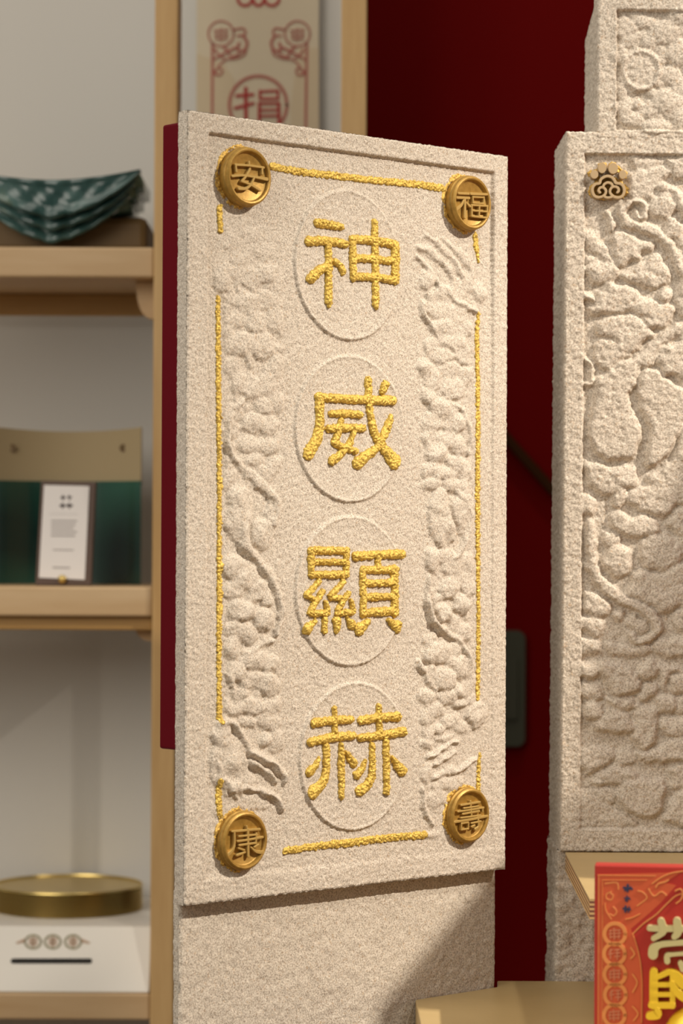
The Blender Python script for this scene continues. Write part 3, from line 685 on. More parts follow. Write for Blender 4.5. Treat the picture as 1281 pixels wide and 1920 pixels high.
RS = rel(1050, 281, 3.104, [
 (p,[(395,150),(440,110),(520,95),(590,100),(640,130),(600,170),(560,200),(540,260),(500,290),(430,270),(400,220)],.0030),
 (p,[(600,60),(717,20),(820,40),(820,190),(720,170),(640,150)],.0036),(b,430,255,40,30,.0030),(p,[(380,40),(500,30),(590,70),(520,95),(430,100)],.0022),
 (r,[(575,215),(620,215),(665,250),(690,310),(725,370)],[36,50,54,54,54],.0046),
 (b,585,318,78,92,.0046),(b,640,458,54,64,.0044),
 (p,[(275,530),(290,490),(340,468),(410,475),(450,510),(540,545),(530,590),(470,600),(440,640),(400,640),(350,680),(310,650),(300,590)],.0042),
 (p,[(130,460),(200,500),(250,540),(290,600),(300,650),(240,650),(180,600),(135,560)],.0030),(p,[(135,600),(180,620),(250,655),(180,670),(135,660)],.0026),
 (p,[(135,680),(200,660),(300,650),(335,690),(325,750),(250,780),(170,770)],.0038),
 (p,[(340,730),(400,680),(470,640),(560,600),(600,660),(625,700),(620,760),(540,800),(470,790),(400,770),(350,750)],.0042),
 (p,[(560,850),(590,800),(640,820),(650,860),(600,885)],.0046),
 (r,[(125,850),(160,862),(192,882)],[44,44,18],.0044),
 (p,[(200,830),(270,775),(340,775),(420,800),(470,860),(560,880),(640,900),(650,960),(590,1040),(500,1020),(440,960),(330,950),(230,960),(170,980),(150,930),(205,900)],.0042),
 (p,[(200,1040),(230,990),(330,960),(440,970),(520,1030),(540,1080),(470,1110),(410,1180),(340,1170),(290,1100),(220,1090)],.0044),
 (p,[(190,1130),(240,1100),(330,1110),(370,1170),(410,1190),(340,1230),(280,1290),(240,1270),(190,1200)],.0038),
 (p,[(330,1260),(430,1200),(520,1110),(640,1030),(820,940),(820,1090),(650,1100),(570,1170),(550,1240),(470,1280),(430,1330)],.0040),
 (p,[(555,1200),(590,1140),(680,1110),(820,1100),(820,1340),(700,1325),(600,1300),(560,1250)],.0050),
 (g,[(435,1320),(415,1400),(425,1490),(465,1570),(490,1640),(480,1740)],26,.0003),
 (p,[(340,1240),(430,1210),(440,1330),(405,1410),(412,1500),(452,1580),(470,1650),(455,1720),(400,1800),(300,1810),(210,1770),(165,1690),(160,1580),(190,1450),(180,1340),(250,1300)],.0052),
 (p,[(445,1330),(500,1270),(560,1280),(640,1340),(717,1400),(830,1500),(830,1560),(717,1560),(690,1640),(640,1740),(560,1820),(500,1850),(485,1800),(510,1700),(512,1620),(480,1550),(440,1480),(432,1400)],.0054),
 (p,[(140,1810),(200,1820),(300,1850),(400,1840),(440,1880),(430,1960),(300,2000),(200,1990),(145,1930)],.0040),
 (p,[(700,1580),(830,1560),(830,1900),(650,2000),(520,1960),(500,1890),(600,1840),(670,1740)],.0040),
 (p,[(640,500),(717,480),(820,520),(820,640),(740,640)],.0030),(p,[(680,760),(820,700),(820,940),(700,960),(660,900)],.0036),
 (g,[(360,395),(400,440),(470,462),(540,495),(600,545),(645,600),(685,670),(715,760)],86,.0005),
 (r,[(245,365),(270,395),(292,430),(288,468)],[36,50,52,26],.0042),
 (r,[(120,1210),(160,1240),(178,1290),(160,1345),(132,1362)],28,.0042),
 (r,[(418,372),(440,396),(470,390),(486,350),(465,308),(418,298),(372,318),(350,360),(362,405),(402,430),(470,450),(540,482),(600,530),(650,590),(690,665),(718,745),(700,840)],[30,34,34,36,36,38,40,44,50,52,54,56,56,56,56,52,40],.0054),
]) + rel(1060, 900, 5.796, [
 (p,[(470,440),(500,360),(560,330),(640,360),(700,390),(900,400),(1000,480),(1000,560),(850,610),(700,640),(600,610),(480,500)],.0048),
 (p,[(800,60),(1100,0),(1400,-40),(1400,250),(1200,250),(1140,340),(1050,410),(900,380),(800,350),(750,300),(640,250),(700,130)],.0042),
 (p,[(480,200),(560,90),(680,60),(660,180),(600,300),(520,300)],.0036),(p,[(1080,460),(1200,300),(1400,280),(1400,640),(1280,640),(1150,560)],.0042),
 (p,[(370,600),(440,540),(520,570),(600,640),(560,700),(400,720)],.0038),
 (b,560,880,165,190,.0056),(b,1020,790,245,205,.0056),
 (p,[(680,1130),(800,960),(1000,1020),(1281,900),(1400,950),(1400,1350),(1260,1300),(1130,1430),(1000,1420),(900,1330),(760,1290),(640,1260)],.0044),
 (b,1090,1290,165,130,.0056),(b,1300,1180,100,220,.0040),
 (p,[(140,130),(240,140),(330,250),(300,380),(170,390),(140,300)],.0040),
 (p,[(180,1200),(320,1200),(440,1280),(495,1400),(400,1480),(300,1470),(200,1400)],.0044),
 (p,[(130,1500),(200,1480),(400,1500),(420,1600),(350,1720),(220,1640),(130,1620)],.0042),
 (p,[(150,1720),(350,1740),(380,1830),(300,1900),(150,1890)],.0036),(b,790,1570,120,100,.0038),(b,560,1480,70,60,.0032),
 (p,[(1160,1480),(1280,1380),(1400,1400),(1400,1700),(1200,1650)],.0040),(p,[(420,1760),(700,1780),(900,1790),(900,1900),(500,1900)],.0030),(p,[(960,1760),(1150,1700),(1400,1740),(1400,1900),(1000,1900)],.0034),
 (g,[(250,500),(265,700),(270,850),(310,1000),(400,1150),(520,1270),(680,1350),(850,1410)],170,.0005),
 (r,[(250,480),(262,600),(265,720),(275,860),(315,1000),(400,1140),(520,1250),(680,1335),(850,1395),(965,1490),(985,1615),(900,1715),(770,1730),(690,1680)],[80,100,115,120,118,115,112,110,116,116,108,96,76,50],.0058),
]) + rel(1020, 1200, 4.8, [
 (p,[(300,220),(460,210),(480,320),(400,345),(320,330)],.0052),
 (p,[(480,190),(640,200),(820,280),(860,400),(800,480),(680,500),(600,480),(540,360),(480,300)],.0044),
 (p,[(820,280),(950,180),(1020,220),(1000,330),(870,360)],.0044),(p,[(1010,200),(1110,200),(1300,280),(1120,300),(1110,450),(1050,420),(1030,300)],.0036),(p,[(1130,320),(1300,290),(1400,400),(1300,480),(1150,460)],.0042),
 (b,430,640,92,86,.0052),(p,[(340,380),(500,400),(530,520),(450,560),(340,500)],.0038),
 (p,[(440,760),(560,640),(700,650),(820,760),(760,840),(600,850),(480,830)],.0048),
 (p,[(560,540),(700,505),(820,540),(830,620),(700,640),(600,600)],.0038),(b,770,585,40,36,.0044),
 (p,[(830,580),(1000,600),(1030,750),(1010,900),(930,990),(840,940),(800,800)],.0044),(p,[(880,400),(1000,380),(1010,500),(900,560),(850,500)],.0036),
 (p,[(1010,500),(1180,490),(1190,620),(1100,660),(1020,640)],.0046),(p,[(1200,520),(1400,500),(1400,660),(1200,660)],.0036),
 (p,[(820,1000),(900,1105),(1020,1112),(1180,1090),(1400,1110),(1400,900),(1281,850),(1100,910),(950,1000)],.0044),(p,[(1040,720),(1200,690),(1400,700),(1400,840),(1150,870),(1050,800)],.0042),
 (p,[(330,980),(450,960),(600,980),(620,1080),(480,1150),(400,1220),(330,1120)],.0036),(p,[(640,1010),(760,980),(830,1060),(760,1130),(650,1120)],.0030),
 (p,[(420,1290),(560,1170),(700,1130),(840,1210),(850,1280),(760,1300),(680,1300),(520,1320)],.0040),
 (p,[(690,1350),(720,1270),(900,1240),(1080,1260),(1110,1390),(1070,1520),(960,1600),(880,1600),(780,1550),(700,1480)],.0054),
 (p,[(1100,1560),(1200,1380),(1400,1350),(1400,1680),(1200,1660),(1090,1630)],.0048),(p,[(1130,1150),(1400,1140),(1400,1330),(1180,1340)],.0036),
 (p,[(300,1330),(380,1330),(560,1450),(700,1560),(860,1640),(700,1690),(400,1695),(300,1640)],.0020),(p,[(440,1350),(620,1340),(680,1400),(600,1480),(480,1440)],.0022),
])
prim(fr, PR, RS)
fill(fr, PR, (1290, 1640, 310, 1540), 420, 12, 34, .0042, 24)
emb = (1-smoothstep(PR.uv(1165, 330)[0], PR.uv(1175, 330)[0], fr.S))*smoothstep(PR.uv(1100, 384)[1], PR.uv(1100, 378)[1], fr.V)
rr_ = warp(fr.r, .9, 3)*(1+.05*gblur(RNG.randn(*fr.r.shape), 3)+.05*gblur(RNG.randn(*fr.r.shape), 8)); rr_ = rr_+(rr_ > .0008)*gblur(RNG.randn(*fr.r.shape), 1.7)*.00018
fr.h = fr.h + lowpass(np.pad(rr_*(1-emb), 8, mode='edge'), 1.0)[8:-8, 8:-8]
fr.h = np.where(fr.S < ia+.0005, np.minimum(fr.h, 0), fr.h); fr.h = np.minimum(fr.h, .0012)
T2 = .09
stl = empty('carved_stele', PR.w(sl+.1, vb-1.14, -T2/2), 'tall beige stone stele with deep cloud relief and a small paw emblem, at right', 'stele')
wrap_mesh('lower_panel', PR, fr, T2, M['stone2'], stl, amp=.00016, sig=(.8, 1.7), close=False)
ul = PR.uv(1114, 120)[0]; ut = PR.uv(1114, -16)[1]
fu = Field(ul, ul+.15, vt-.004, ut, .0007)
ua = PR.uv(1148, 120)[0]; uu = PR.uv(1148, 17)[1]
fu.h = -.0040*smoothstep(ua, ua+.001, fu.S)*(1-smoothstep(uu-.0008, uu, fu.V))*smoothstep(vt+.001, vt+.0018, fu.V)
RU = [(b,1196,128,34,40,.0030),(r,[(1196,94),(1220,104),(1230,130),(1220,156),(1196,166),(1172,154),(1163,130),(1172,104),(1196,94)],8,.0040),
 (b,1165,45,16,16,.0022),(b,1200,40,24,14,.0024),(b,1240,60,30,24,.0034),(b,1270,30,24,16,.0034),(b,1215,75,20,14,.0024),(b,1265,100,26,24,.0036),(b,1175,75,18,14,.0024),
 (b,1250,140,22,18,.0032),(b,1245,190,30,26,.0044),(b,1270,215,20,24,.0034),(b,1190,195,12,10,.0034),(b,1165,205,14,20,.0032),(b,1180,222,24,16,.0034),(b,1215,205,18,20,.0030),(b,1225,235,30,14,.0036),
 (b,1158,100,12,20,.0024),(b,1160,165,12,24,.0022),(b,1270,165,20,22,.0030)]
prim(fu, PR, RU); fill(fu, PR, (1152, 1290, 24, 240), 90, 7, 13, .0026, 31); fill(fu, PR, (1290, 1510, 24, 240), 60, 12, 28, .004, 32)
fu.h = np.minimum(fu.h + lowpass(fu.r, 1.0), .0012)
chv = PR.uv(1114, 28)[1]
wrap_mesh('upper_panel', PR, fu, T2, M['stone2'], stl, amp=.00016, sig=(.8, 1.7), close=False, tfun=lambda v: T2-np.clip((v-chv)*5.6, 0, .062))
# lower rough block
PK = Plane((0, YR+.014, 1.35), 0.0)
kl = PK.uv(1044, 1650)[0]
fk = Field(kl, kl+.215, -.55, vb, .0011)
fk.h = gblur(RNG.randn(*fk.S.shape), 7)*.0003 + gblur(RNG.randn(*fk.S.shape), 2.2)*.00045
wrap_mesh('base_block', PK, fk, T2-.014, M['stone2'], stl, amp=.0004, sig=(.8, 1.7), close=False)
bx_ = MB(); bx_.box(kl, kl+.215, YR+.014, YR+T2, 0, .8005); bx_.build('base_shaft', M['stone2'], stl)
# paw emblem
emp = MB(); k = 5.796; ho = -.0045; hi_ = .0006
def ell(mb, pl, x, y, rx, ry, h0, h1, n=28):
    c = pl.uv(x, y, h1); a = abs(pl.uv(x+rx, y, h1)[0]-c[0]); b_ = abs(pl.uv(x, y-ry, h1)[1]-c[1])
    ring = [(c[0]+a*math.cos(2*math.pi*q/n), c[1]+b_*math.sin(2*math.pi*q/n)) for q in range(n)]
    mb.hexa([pl.w(p[0], p[1], h0) for p in ring], [pl.w(p[0], p[1], h1) for p in ring])
HP = .0035
ew = []
em = empty('paw_emblem', PR.w(*PR.uv(1134, 338), -.0038), 'laser cut tan wood paw print with cloud scroll pad', 'emblem')
em.parent = stl; em.location = Vector(em.location)-Vector(stl.location); del em['category']
for x, y, rx, ry in [(367,140,46,60),(487,145,53,62),(283,213,43,47),(592,212,41,50)]:
    t = MB(); ell(t, PR, 1060+x/k, 290+y/k, rx/k, ry/k, -.0040, HP); bevel(t.build('toe_pad', M['tanwood'], em), .0002)
cl = [([(325,462),(285,445),(264,400),(266,355),(295,318),(340,308),(352,270),(385,242),(430,230),(475,244),(505,280),(518,305),(565,312),(598,340),(610,390),(592,440),(550,462),(500,455),(478,440)],30),
      ([(325,462),(370,452),(402,425),(410,390),(392,362),(362,352),(338,365),(330,390),(345,408)],27),
      ([(478,440),(455,410),(458,375),(480,350),(515,345),(543,362),(548,392),(535,405)],27),
      ([(378,350),(392,318),(430,300),(470,315),(484,348)],27),([(385,445),(410,460),(435,464),(465,458),(490,446)],26)]
t = MB()
for i_, (pts, w) in enumerate(onto(PR, S_(1060, 290, k, cl), HP, True)): stroke_prism(t, lambda u, v, h: PR.w(u, v, h), pts, w, -.0040, HP+.00004*i_, .0002)
t.build('cloud_pad', M['tanwood'], em)
gr = []
for x, y, q in [(367,130,48),(487,135,56),(278,210,48),(597,212,46)]:
    gr.append(([(x-4, y-4), (x+2, y+3)], q*2.1))
gr.append(([(300,390),(360,330),(430,300),(510,330),(575,380)], 150)); gr.append(([(300,420),(430,430),(570,420)], 120))
gold_mesh('gold_glitter_backing', PR, fr, [(p, [q*1.02 for q in w]) for p, w in onto(PR, S_(1060, 290, k, gr), -.0038, False)], .0009, M['goldthin'], em, step=.0004, edge=.0005)

wide = MB()
wide.box(sr+.0002, sl+.80, YR+.002, YR+T2, 1.35+vb, 1.35+vt); wide.box(ul+.1502, sl+.72, YR+.002, YR+T2, 1.35+vt-.002, 1.35+ut)
wide.build('side_extension', M['stone2'], stl)
LEAN = math.radians(.27); pv = Vector((sl, YR, 1.35+vb))
Rm = Matrix.Translation(pv) @ Matrix.Rotation(LEAN, 4, 'Y') @ Matrix.Translation(-pv)
stl.matrix_world = Rm @ Matrix.Translation(stl.location)

# ================================================================== LEDGES
zl = at(930, 1838, YR+.014).z
YK = YR+.013
pA = PB.w(ps1, 0, 0); pB_ = at(778, 1862, 1.6)
sA = PB.uv(778, 1862)[0]; PA = PB.w(sA, 0, .0006)
Pc = PB.w(ps1, 0, .0006)
lb = [Vector((PA.x, PA.y, 0)), Vector((PA.x+.004, 1.18, 0)), Vector((.80, 1.18, 0)), Vector((.80, YK-.001, 0)), Vector((Pc.x+.002, YK-.001, 0)), Vector((Pc.x+.0008, Pc.y, 0))]
lo = empty('wooden_display_table', (0.2, 1.42, 0), 'varnished plywood display table top in front of the stone pedestal', 'table')
m1 = MB(); m1.hexa([Vector((q.x, q.y, zl-.018)) for q in lb], [Vector((q.x, q.y, zl)) for q in lb]); bevel(m1.build('table_top', M['ledge'], lo), .0008)
box('side_panel', M['plyd'], PA.x+.006, PA.x+.022, 1.19, PA.y-.006, 0, zl-.018, lo)
box('front_panel', M['plyd'], PA.x+.022, .79, 1.19, 1.205, 0, zl-.018, lo)
box('end_panel', M['plyd'], .775, .79, 1.205, 1.69, 0, zl-.018, lo)
# upper shelf with visible ply layers
zu = at(1150, 1598, YR).z; TU = .0115
c0 = at(1060, 1598, YR-.0015); c1 = None
d = ray(1115, 1703); t_ = (zu-EYE.z)/d.z; c1 = EYE+d*t_
d2 = (c1-c0); d2 = d2/d2.length
far = c0+d2*.221
sh = empty('plywood_shelf', (c0.x+.1, YR-.06, zu-TU), 'golden plywood shelf projecting from the carved stele, layered edge showing', 'shelf')
nl = 9
for q in range(nl):
    za = zu-TU+TU*q/nl; zb2 = zu-TU+TU*(q+1)/nl; ins = .0 if q % 2 == 0 else .0002
    pl_ = [Vector((c0.x+ins, c0.y, za)), Vector((far.x+ins, far.y, za)), Vector((c0.x+.30, far.y, za)), Vector((c0.x+.30, c0.y, za))]
    t = MB(); t.hexa(pl_, [Vector((p.x, p.y, zb2)) for p in pl_])
    t.build('ply_layer', M['ledge'] if q == nl-1 else (M['plyl'] if q % 2 == 0 else M['plyd']), sh, label='brown ply layer' if q % 2 else None)

# ================================================================== RED BOX
PX = Plane((at(1115, 1620, 1.40).x, 1.40, 1.35), -8.0)
u0 = PX.uv(1114.5, 1800)[0]; zt_ = PX.uv(1115, 1621)[1]
rb_ = empty('red_gift_box', PX.w(.09, zl-1.35, -.02), 'bright red gift box with raised yellow characters at the lower right', 'box')
W_ = .20; bz = zl-1.35
bm_ = MB(); c4 = [PX.w(u0, 0, 0), PX.w(u0+W_, 0, 0), PX.w(u0+W_, 0, -.012), PX.w(u0, 0, -.012)]
bm_.hexa([Vector((q.x, q.y, 1.35+bz)) for q in c4], [Vector((q.x, q.y, 1.35+zt_)) for q in c4]); bevel(bm_.build('box_body', M['redbox'], rb_), .001)
def flat(name, m, strokes, parent, pl, h0, h1, label=None, sm=True):
    t = MB()
    for i_, (pts, w) in enumerate(onto(pl, strokes, 0, sm)): stroke_prism(t, lambda u, v, h: pl.w(u, v, h), pts, w, h0, h1+.00006*i_, .00004)
    return t.build(name, m, parent, label=label)
k = 6.0; C = (1080, 1600, k)
def poly(name, m, pts, parent, pl, h0, h1):
    t = MB(); P = [pl.uv(x, y) for x, y in pts]; t.hexa([pl.w(p[0], p[1], h0) for p in P][::-1], [pl.w(p[0], p[1], h1) for p in P][::-1]); return t.build(name, m, parent)
poly('printed_border_panel', M['redbox2'], tr(*C, [(245,235),(1180,215),(1000,330),(1130,360),(950,560),(820,680),(620,850),(690,1050),(735,1250),(745,1500),(740,1950),(240,1950)]), rb_, PX, -.0002, .0002)
flat('printed_line', M['orange'], S_(*C, [([(258,250),(252,1950)],9),([(250,245),(900,252)],9),([(300,300),(298,1950)],6),([(300,300),(800,300)],6),
   ([(640,905),(760,790),(900,690),(1010,580),(1120,480),(1206,450)],14),([(860,340),(960,270),(1080,220),(1206,200)],14),([(640,905),(690,1050),(730,1250),(745,1500),(740,1900)],10)]), rb_, PX, .0001, .0004)
flat('printed_scroll', M['orange'], S_(*C, [([(370,440),(420,470),(400,520),(350,510),(345,460),(400,430)],14),([(330,340),(460,330),(480,400)],14),([(420,600),(460,650),(430,700),(380,680)],14),
   ([(700,420),(760,440),(800,500),(730,560),(690,590)],14),([(820,400),(880,480),(960,430),(1020,470)],16),([(900,380),(930,340),(1000,320),(1040,300)],18),([(330,560),(340,640),(400,740)],12),([(560,740),(640,720),(720,680)],12),
   ([(1120,420),(1180,400),(1206,450),(1180,520),(1130,560)],16),([(620,1060),(660,1130),(620,1180)],18),([(640,1360),(690,1450),(640,1560)],16),([(640,1720),(700,1800),(650,1880)],16)]), rb_, PX, .0001, .0004)
for i, (x, y) in enumerate([(440,905),(435,1130),(440,1360),(445,1590),(435,1820)]):
    ring = [(x+118*math.cos(a), y+118*math.sin(a)) for a in np.linspace(0, 2*math.pi, 17)]
    flat('printed_ring', M['orange'], S_(*C, [(ring, 42)]), rb_, PX, .0002, .0008)
    q = flat('ring_character', M['pinkprint'], S_(*C, [([(x-60, y-35), (x+60, y-45)],14),([(x-65,y),(x+65,y-8)],14),([(x-55,y+35),(x+55,y+30)],14),([(x-10,y-60),(x-5,y+60)],14),([(x-48,y-38),(x-52,y+50)],12),([(x+48,y-42),(x+45,y+50)],12)] if i % 2 == 0 else
        [([(x-60,y-20),(x-20,y-50)],14),([(x-45,y-50),(x-45,y+55)],14),([(x-65,y+5),(x-15,y-5)],12),([(x+5,y-45),(x+60,y-50)],14),([(x+10,y-10),(x+60,y-12)],14),([(x+5,y+28),(x+60,y+25)],14),([(x+32,y-50),(x+32,y+60)],14)]), rb_, PX, .0001, .0006)
flat('navy_lettering', M['navy'], S_(*C, [([(540,385),(630,400)],26),([(585,355),(580,425)],26),([(550,415),(620,380)],18),([(545,500),(610,515)],14),([(575,480),(575,540)],16),([(555,530),(600,495)],12),([(535,620),(610,630)],22),([(560,595),(555,655)],22),([(600,600),(590,660)],14)]), rb_, PX, .0002, .0006)
flat('raised_foil_character', M['palegold'], S_(*C, [([(830,830),(960,835),(1290,838)],[62,66,66]),([(960,755),(990,850),(950,900),(875,945)],[80,80,66,56]),([(1140,755),(1150,870),(1110,925)],[90,90,66]),
   ([(870,1125),(880,1060),(950,1015),(1080,1000),(1290,985)],[110,110,66,60,60]),([(1030,1200),(1032,1140),(1090,1125),(1290,1110)],[66,66,40,40]),([(1180,1220),(1210,1290)],[60,70])]), rb_, PX, 0, .005, 'raised pale gold upper character')
flat('raised_foil_character', M['yellow'], S_(*C, [([(880,1320),(878,1500),(880,1690)],[90,95,95]),([(900,1385),(990,1345),(1060,1320),(1130,1360),(1206,1450),(1290,1500)],[50,56,60,110,110,100]),([(1090,1330),(1090,1700)],60),([(880,1460),(1090,1460)],52),([(880,1570),(1090,1568)],50),
   ([(850,1690),(1090,1690)],70),([(1080,1440),(1160,1560),(1300,1640)],[60,90,110]),([(920,1740),(915,1790),(830,1810)],[64,110,80])]), rb_, PX, 0, .006, 'raised yellow lower character')
# gold ingot shape at the box foot
t = MB(); ci = PX.uv(1290, 1965)
prof = []
for q in range(9):
    a = q/8*math.pi/2; prof.append((.0195*math.cos(a)+.0001, .011*math.sin(a)))
lathe(t, PX.w(ci[0]+.006, ci[1]+.004, -.0005), PX.n, [(.0195, 0)]+prof, 40)
t.build('raised_gold_ingot', M['yellow'], rb_, True)

# unseen boxes added past the right frame edge to cast shade on the stones
for prof, lab in (([(1.392, zl+.0002), (1.478, zl+.0002), (1.478, 1.650), (1.392, 1.650)], 'low red box added past the right frame edge to cast shade'),
                  ([(1.484, zl+.0002), (1.690, zl+.0002), (1.690, 1.84), (1.545, 1.84), (1.507, 1.751), (1.484, 1.690)], 'tall red box with slanted shoulder, added past the right frame edge to cast shade')):
    e_ = empty('shade_caster', (.62, prof[0][0]+.04, zl), lab, 'box')
    t = MB(); t.hexa([Vector((.600, y, z)) for y, z in prof], [Vector((.640, y, z)) for y, z in prof]); bevel(t.build('box_body', M['redbox'], e_), .001)
    t = MB(); t.box(.5985, .6002, prof[0][0]+.015, prof[0][0]+.07, 1.35, 1.55); t.build('front_label', M['yellow'], e_)

# ================================================================== SHELF UNIT (left, behind)
YF, YB = 2.16, YB0-.002
def X(px, py=900, Y=YF): return at(px, py, Y).x
def Z(px, py, Y=YF): return at(px, py, Y).z
su = empty('wooden_shelf_unit', (X(150), 2.4, 0), 'pale pine shelf unit with open bays behind the plaque', 'shelf')
lx = X(283, 900); 
xp = X(286, 900)
box('post', M['birch'], xp, xp+.0195, YF, YF+.045, 0, 2.9, su)
xq = X(640, 100)
box('post', M['birch'], xq, xq+.0215, YF+.03, YF+.032, 0, 2.9, su)
LXX = xp-.62
box('post', M['birch'], LXX-.02, LXX, YF, YF+.045, 0, 2.9, su)
def shelf(py0, py1, rail0=None, rail1=None):
    z1 = Z(140, py0); z0 = Z(140, py1)
    box('shelf_board', M['birchh'], LXX, xp-.0002, YF+.004, YF+.16, z0, z1, su, .002)
    return z0, z1
zs1 = shelf(462, 519); zs2 = shelf(1100, 1156); zs3 = shelf(1864, 1914)
box('deep_counter_board', M['birchh'], LXX, xp-.0002, YF+.1605, YB-.03, zs3[0]+.001, zs3[1], su, .001)
# rear rails under the boards and corner brackets
YRR = YF+.148
zr0 = Z(140, 591, YRR)
box('rear_rail', M['birchd'], LXX, xp-.0005, YRR, YRR+.012, zr0, zs1[0]-.0002, su)
box('rear_rail', M['birchd'], LXX, xp-.0005, YF+.012, YF+.03, Z(100, 1182), zs2[0]-.0002, su, label='front rail under the middle shelf')
for (za, px0, py1) in ((zs1[0], 248, 590), (zs2[0], 246, 1204)):
    h = za-Z(140, py1); w = xp-X(px0)
    t = MB(); n = 10; arc = [(xp-.0004, za-.0004)]
    for q in range(n+1):
        a = math.pi/2*q/n; arc.append((xp-.0004-w*math.cos(a)**.7, za-.0004-h*math.sin(a)**(.9)))
    t.hexa([Vector((p[0], YF+.034, p[1])) for p in arc], [Vector((p[0], YF+.050, p[1])) for p in arc])
    t.build('corner_bracket', M['birchh'], su)
back = box('back_board', M['whitewall'], LXX, xq+.02, YB-.028, YB-.004, .3, 2.9, su, 0)

# banner in the second bay
YN = YB-.045
PN = Plane((0, YN, 1.35), 0)
bn = empty('fabric_banner', PN.w(PN.uv(485, 100)[0], PN.uv(485, 420)[1], 0), 'cream banner printed with red medallions and scrolls above the plaque', 'banner')
t = MB(); a = PN.uv(369, 0); c = PN.uv(598, 0); 
t.box(a[0], c[0], YN, YN+.004, 1.35+PN.uv(485, 420)[1], 1.35+PN.uv(485, -260)[1]); t.build('banner_cloth', M['banner'], bn)
poly('tone_patch', M['bannertone'], [(369,100),(420,120),(440,150),(420,420),(369,420)], bn, PN, -.0001, .0003)
poly('tone_patch', M['bannertone'], [(560,90),(598,90),(598,420),(550,420),(545,200)], bn, PN, -.0001, .0003)
box('hanging_rod', M['birch'], a[0]-.01, c[0]+.01, YN-.004, YN+.010, 1.35+PN.uv(485, -262)[1], 1.35+PN.uv(485, -245)[1], bn)
k = 3.558; C = (340, 0, k)
def ringp(x, y, r_, a0=0, a1=2*math.pi, n=21): return [(x+r_*math.cos(q), y+r_*math.sin(q)) for q in np.linspace(a0, a1, n)]
flat('scalloped_crest', M['redink'], S_(*C, [(ringp(425,-10,48,0,math.pi*1.0),20),(ringp(515,5,32,0,math.pi),20),(ringp(605,-10,48,0,math.pi),20)]), bn, PN, .0002, .0006)
for cx, sg in ((265, 1), (775, -1)):
    flat('printed_medallion', M['redinkl'], S_(*C, [(ringp(cx,225,84),12)]), bn, PN, .0002, .0006)
    flat('medallion_character', M['redinkl'], S_(*C, [([(cx-45,205),(cx+45,200)],10),([(cx-40,235),(cx+45,232)],9),([(cx-35,262),(cx+40,260)],9),([(cx,190),(cx,275)],9),([(cx-30,205),(cx-32,262)],8),([(cx+32,205),(cx+32,262)],8)]), bn, PN, .0002, .0006)
    flat('printed_scroll', M['redinkl'], S_(*C, [([(cx+sg*p, q) for p, q in pts], w) for pts, w in [
      ([(85,200),(150,190),(160,230),(110,240)],14),([(150,240),(175,290),(150,340),(110,330),(120,290)],20),([(20,320),(60,340),(90,320),(130,345)],18),([(170,300),(160,360),(100,390),(30,400),(-20,450),(-40,500)],12),
      ([(-40,330),(-10,370),(40,350),(70,380),(120,360)],14),([(-50,400),(-20,380),(20,385)],12),([(-20,450),(10,470),(-5,500),(-40,495),(-45,470)],12)]]), bn, PN, .0002, .0006)
flat('frame_line', M['redinkl'], S_(*C, [([(208,290),(206,1000)],18)]), bn, PN, .0002, .0006)
flat('frame_line', M['redinkl'], S_(*C, [([(838,290),(828,1000)],18)]), bn, PN, .0002, .0006)
flat('large_printed_ring', M['redinkl'], S_(*C, [(ringp(513,700,192),22)]), bn, PN, .0002, .0006)
flat('large_character', M['redink'], S_(*C, [([(430,590),(432,850)],26),([(370,640),(478,632)],22),([(360,722),(480,690)],22),([(525,612),(645,606)],18),([(525,606),(525,660)],18),([(645,606),(645,660)],18),([(525,660),(645,658)],18),
   ([(520,690),(520,860)],20),([(520,692),(650,690)],16),([(650,690),(652,860)],22),([(520,735),(650,733)],14),([(520,775),(650,772)],14)]), bn, PN, .0002, .0006)

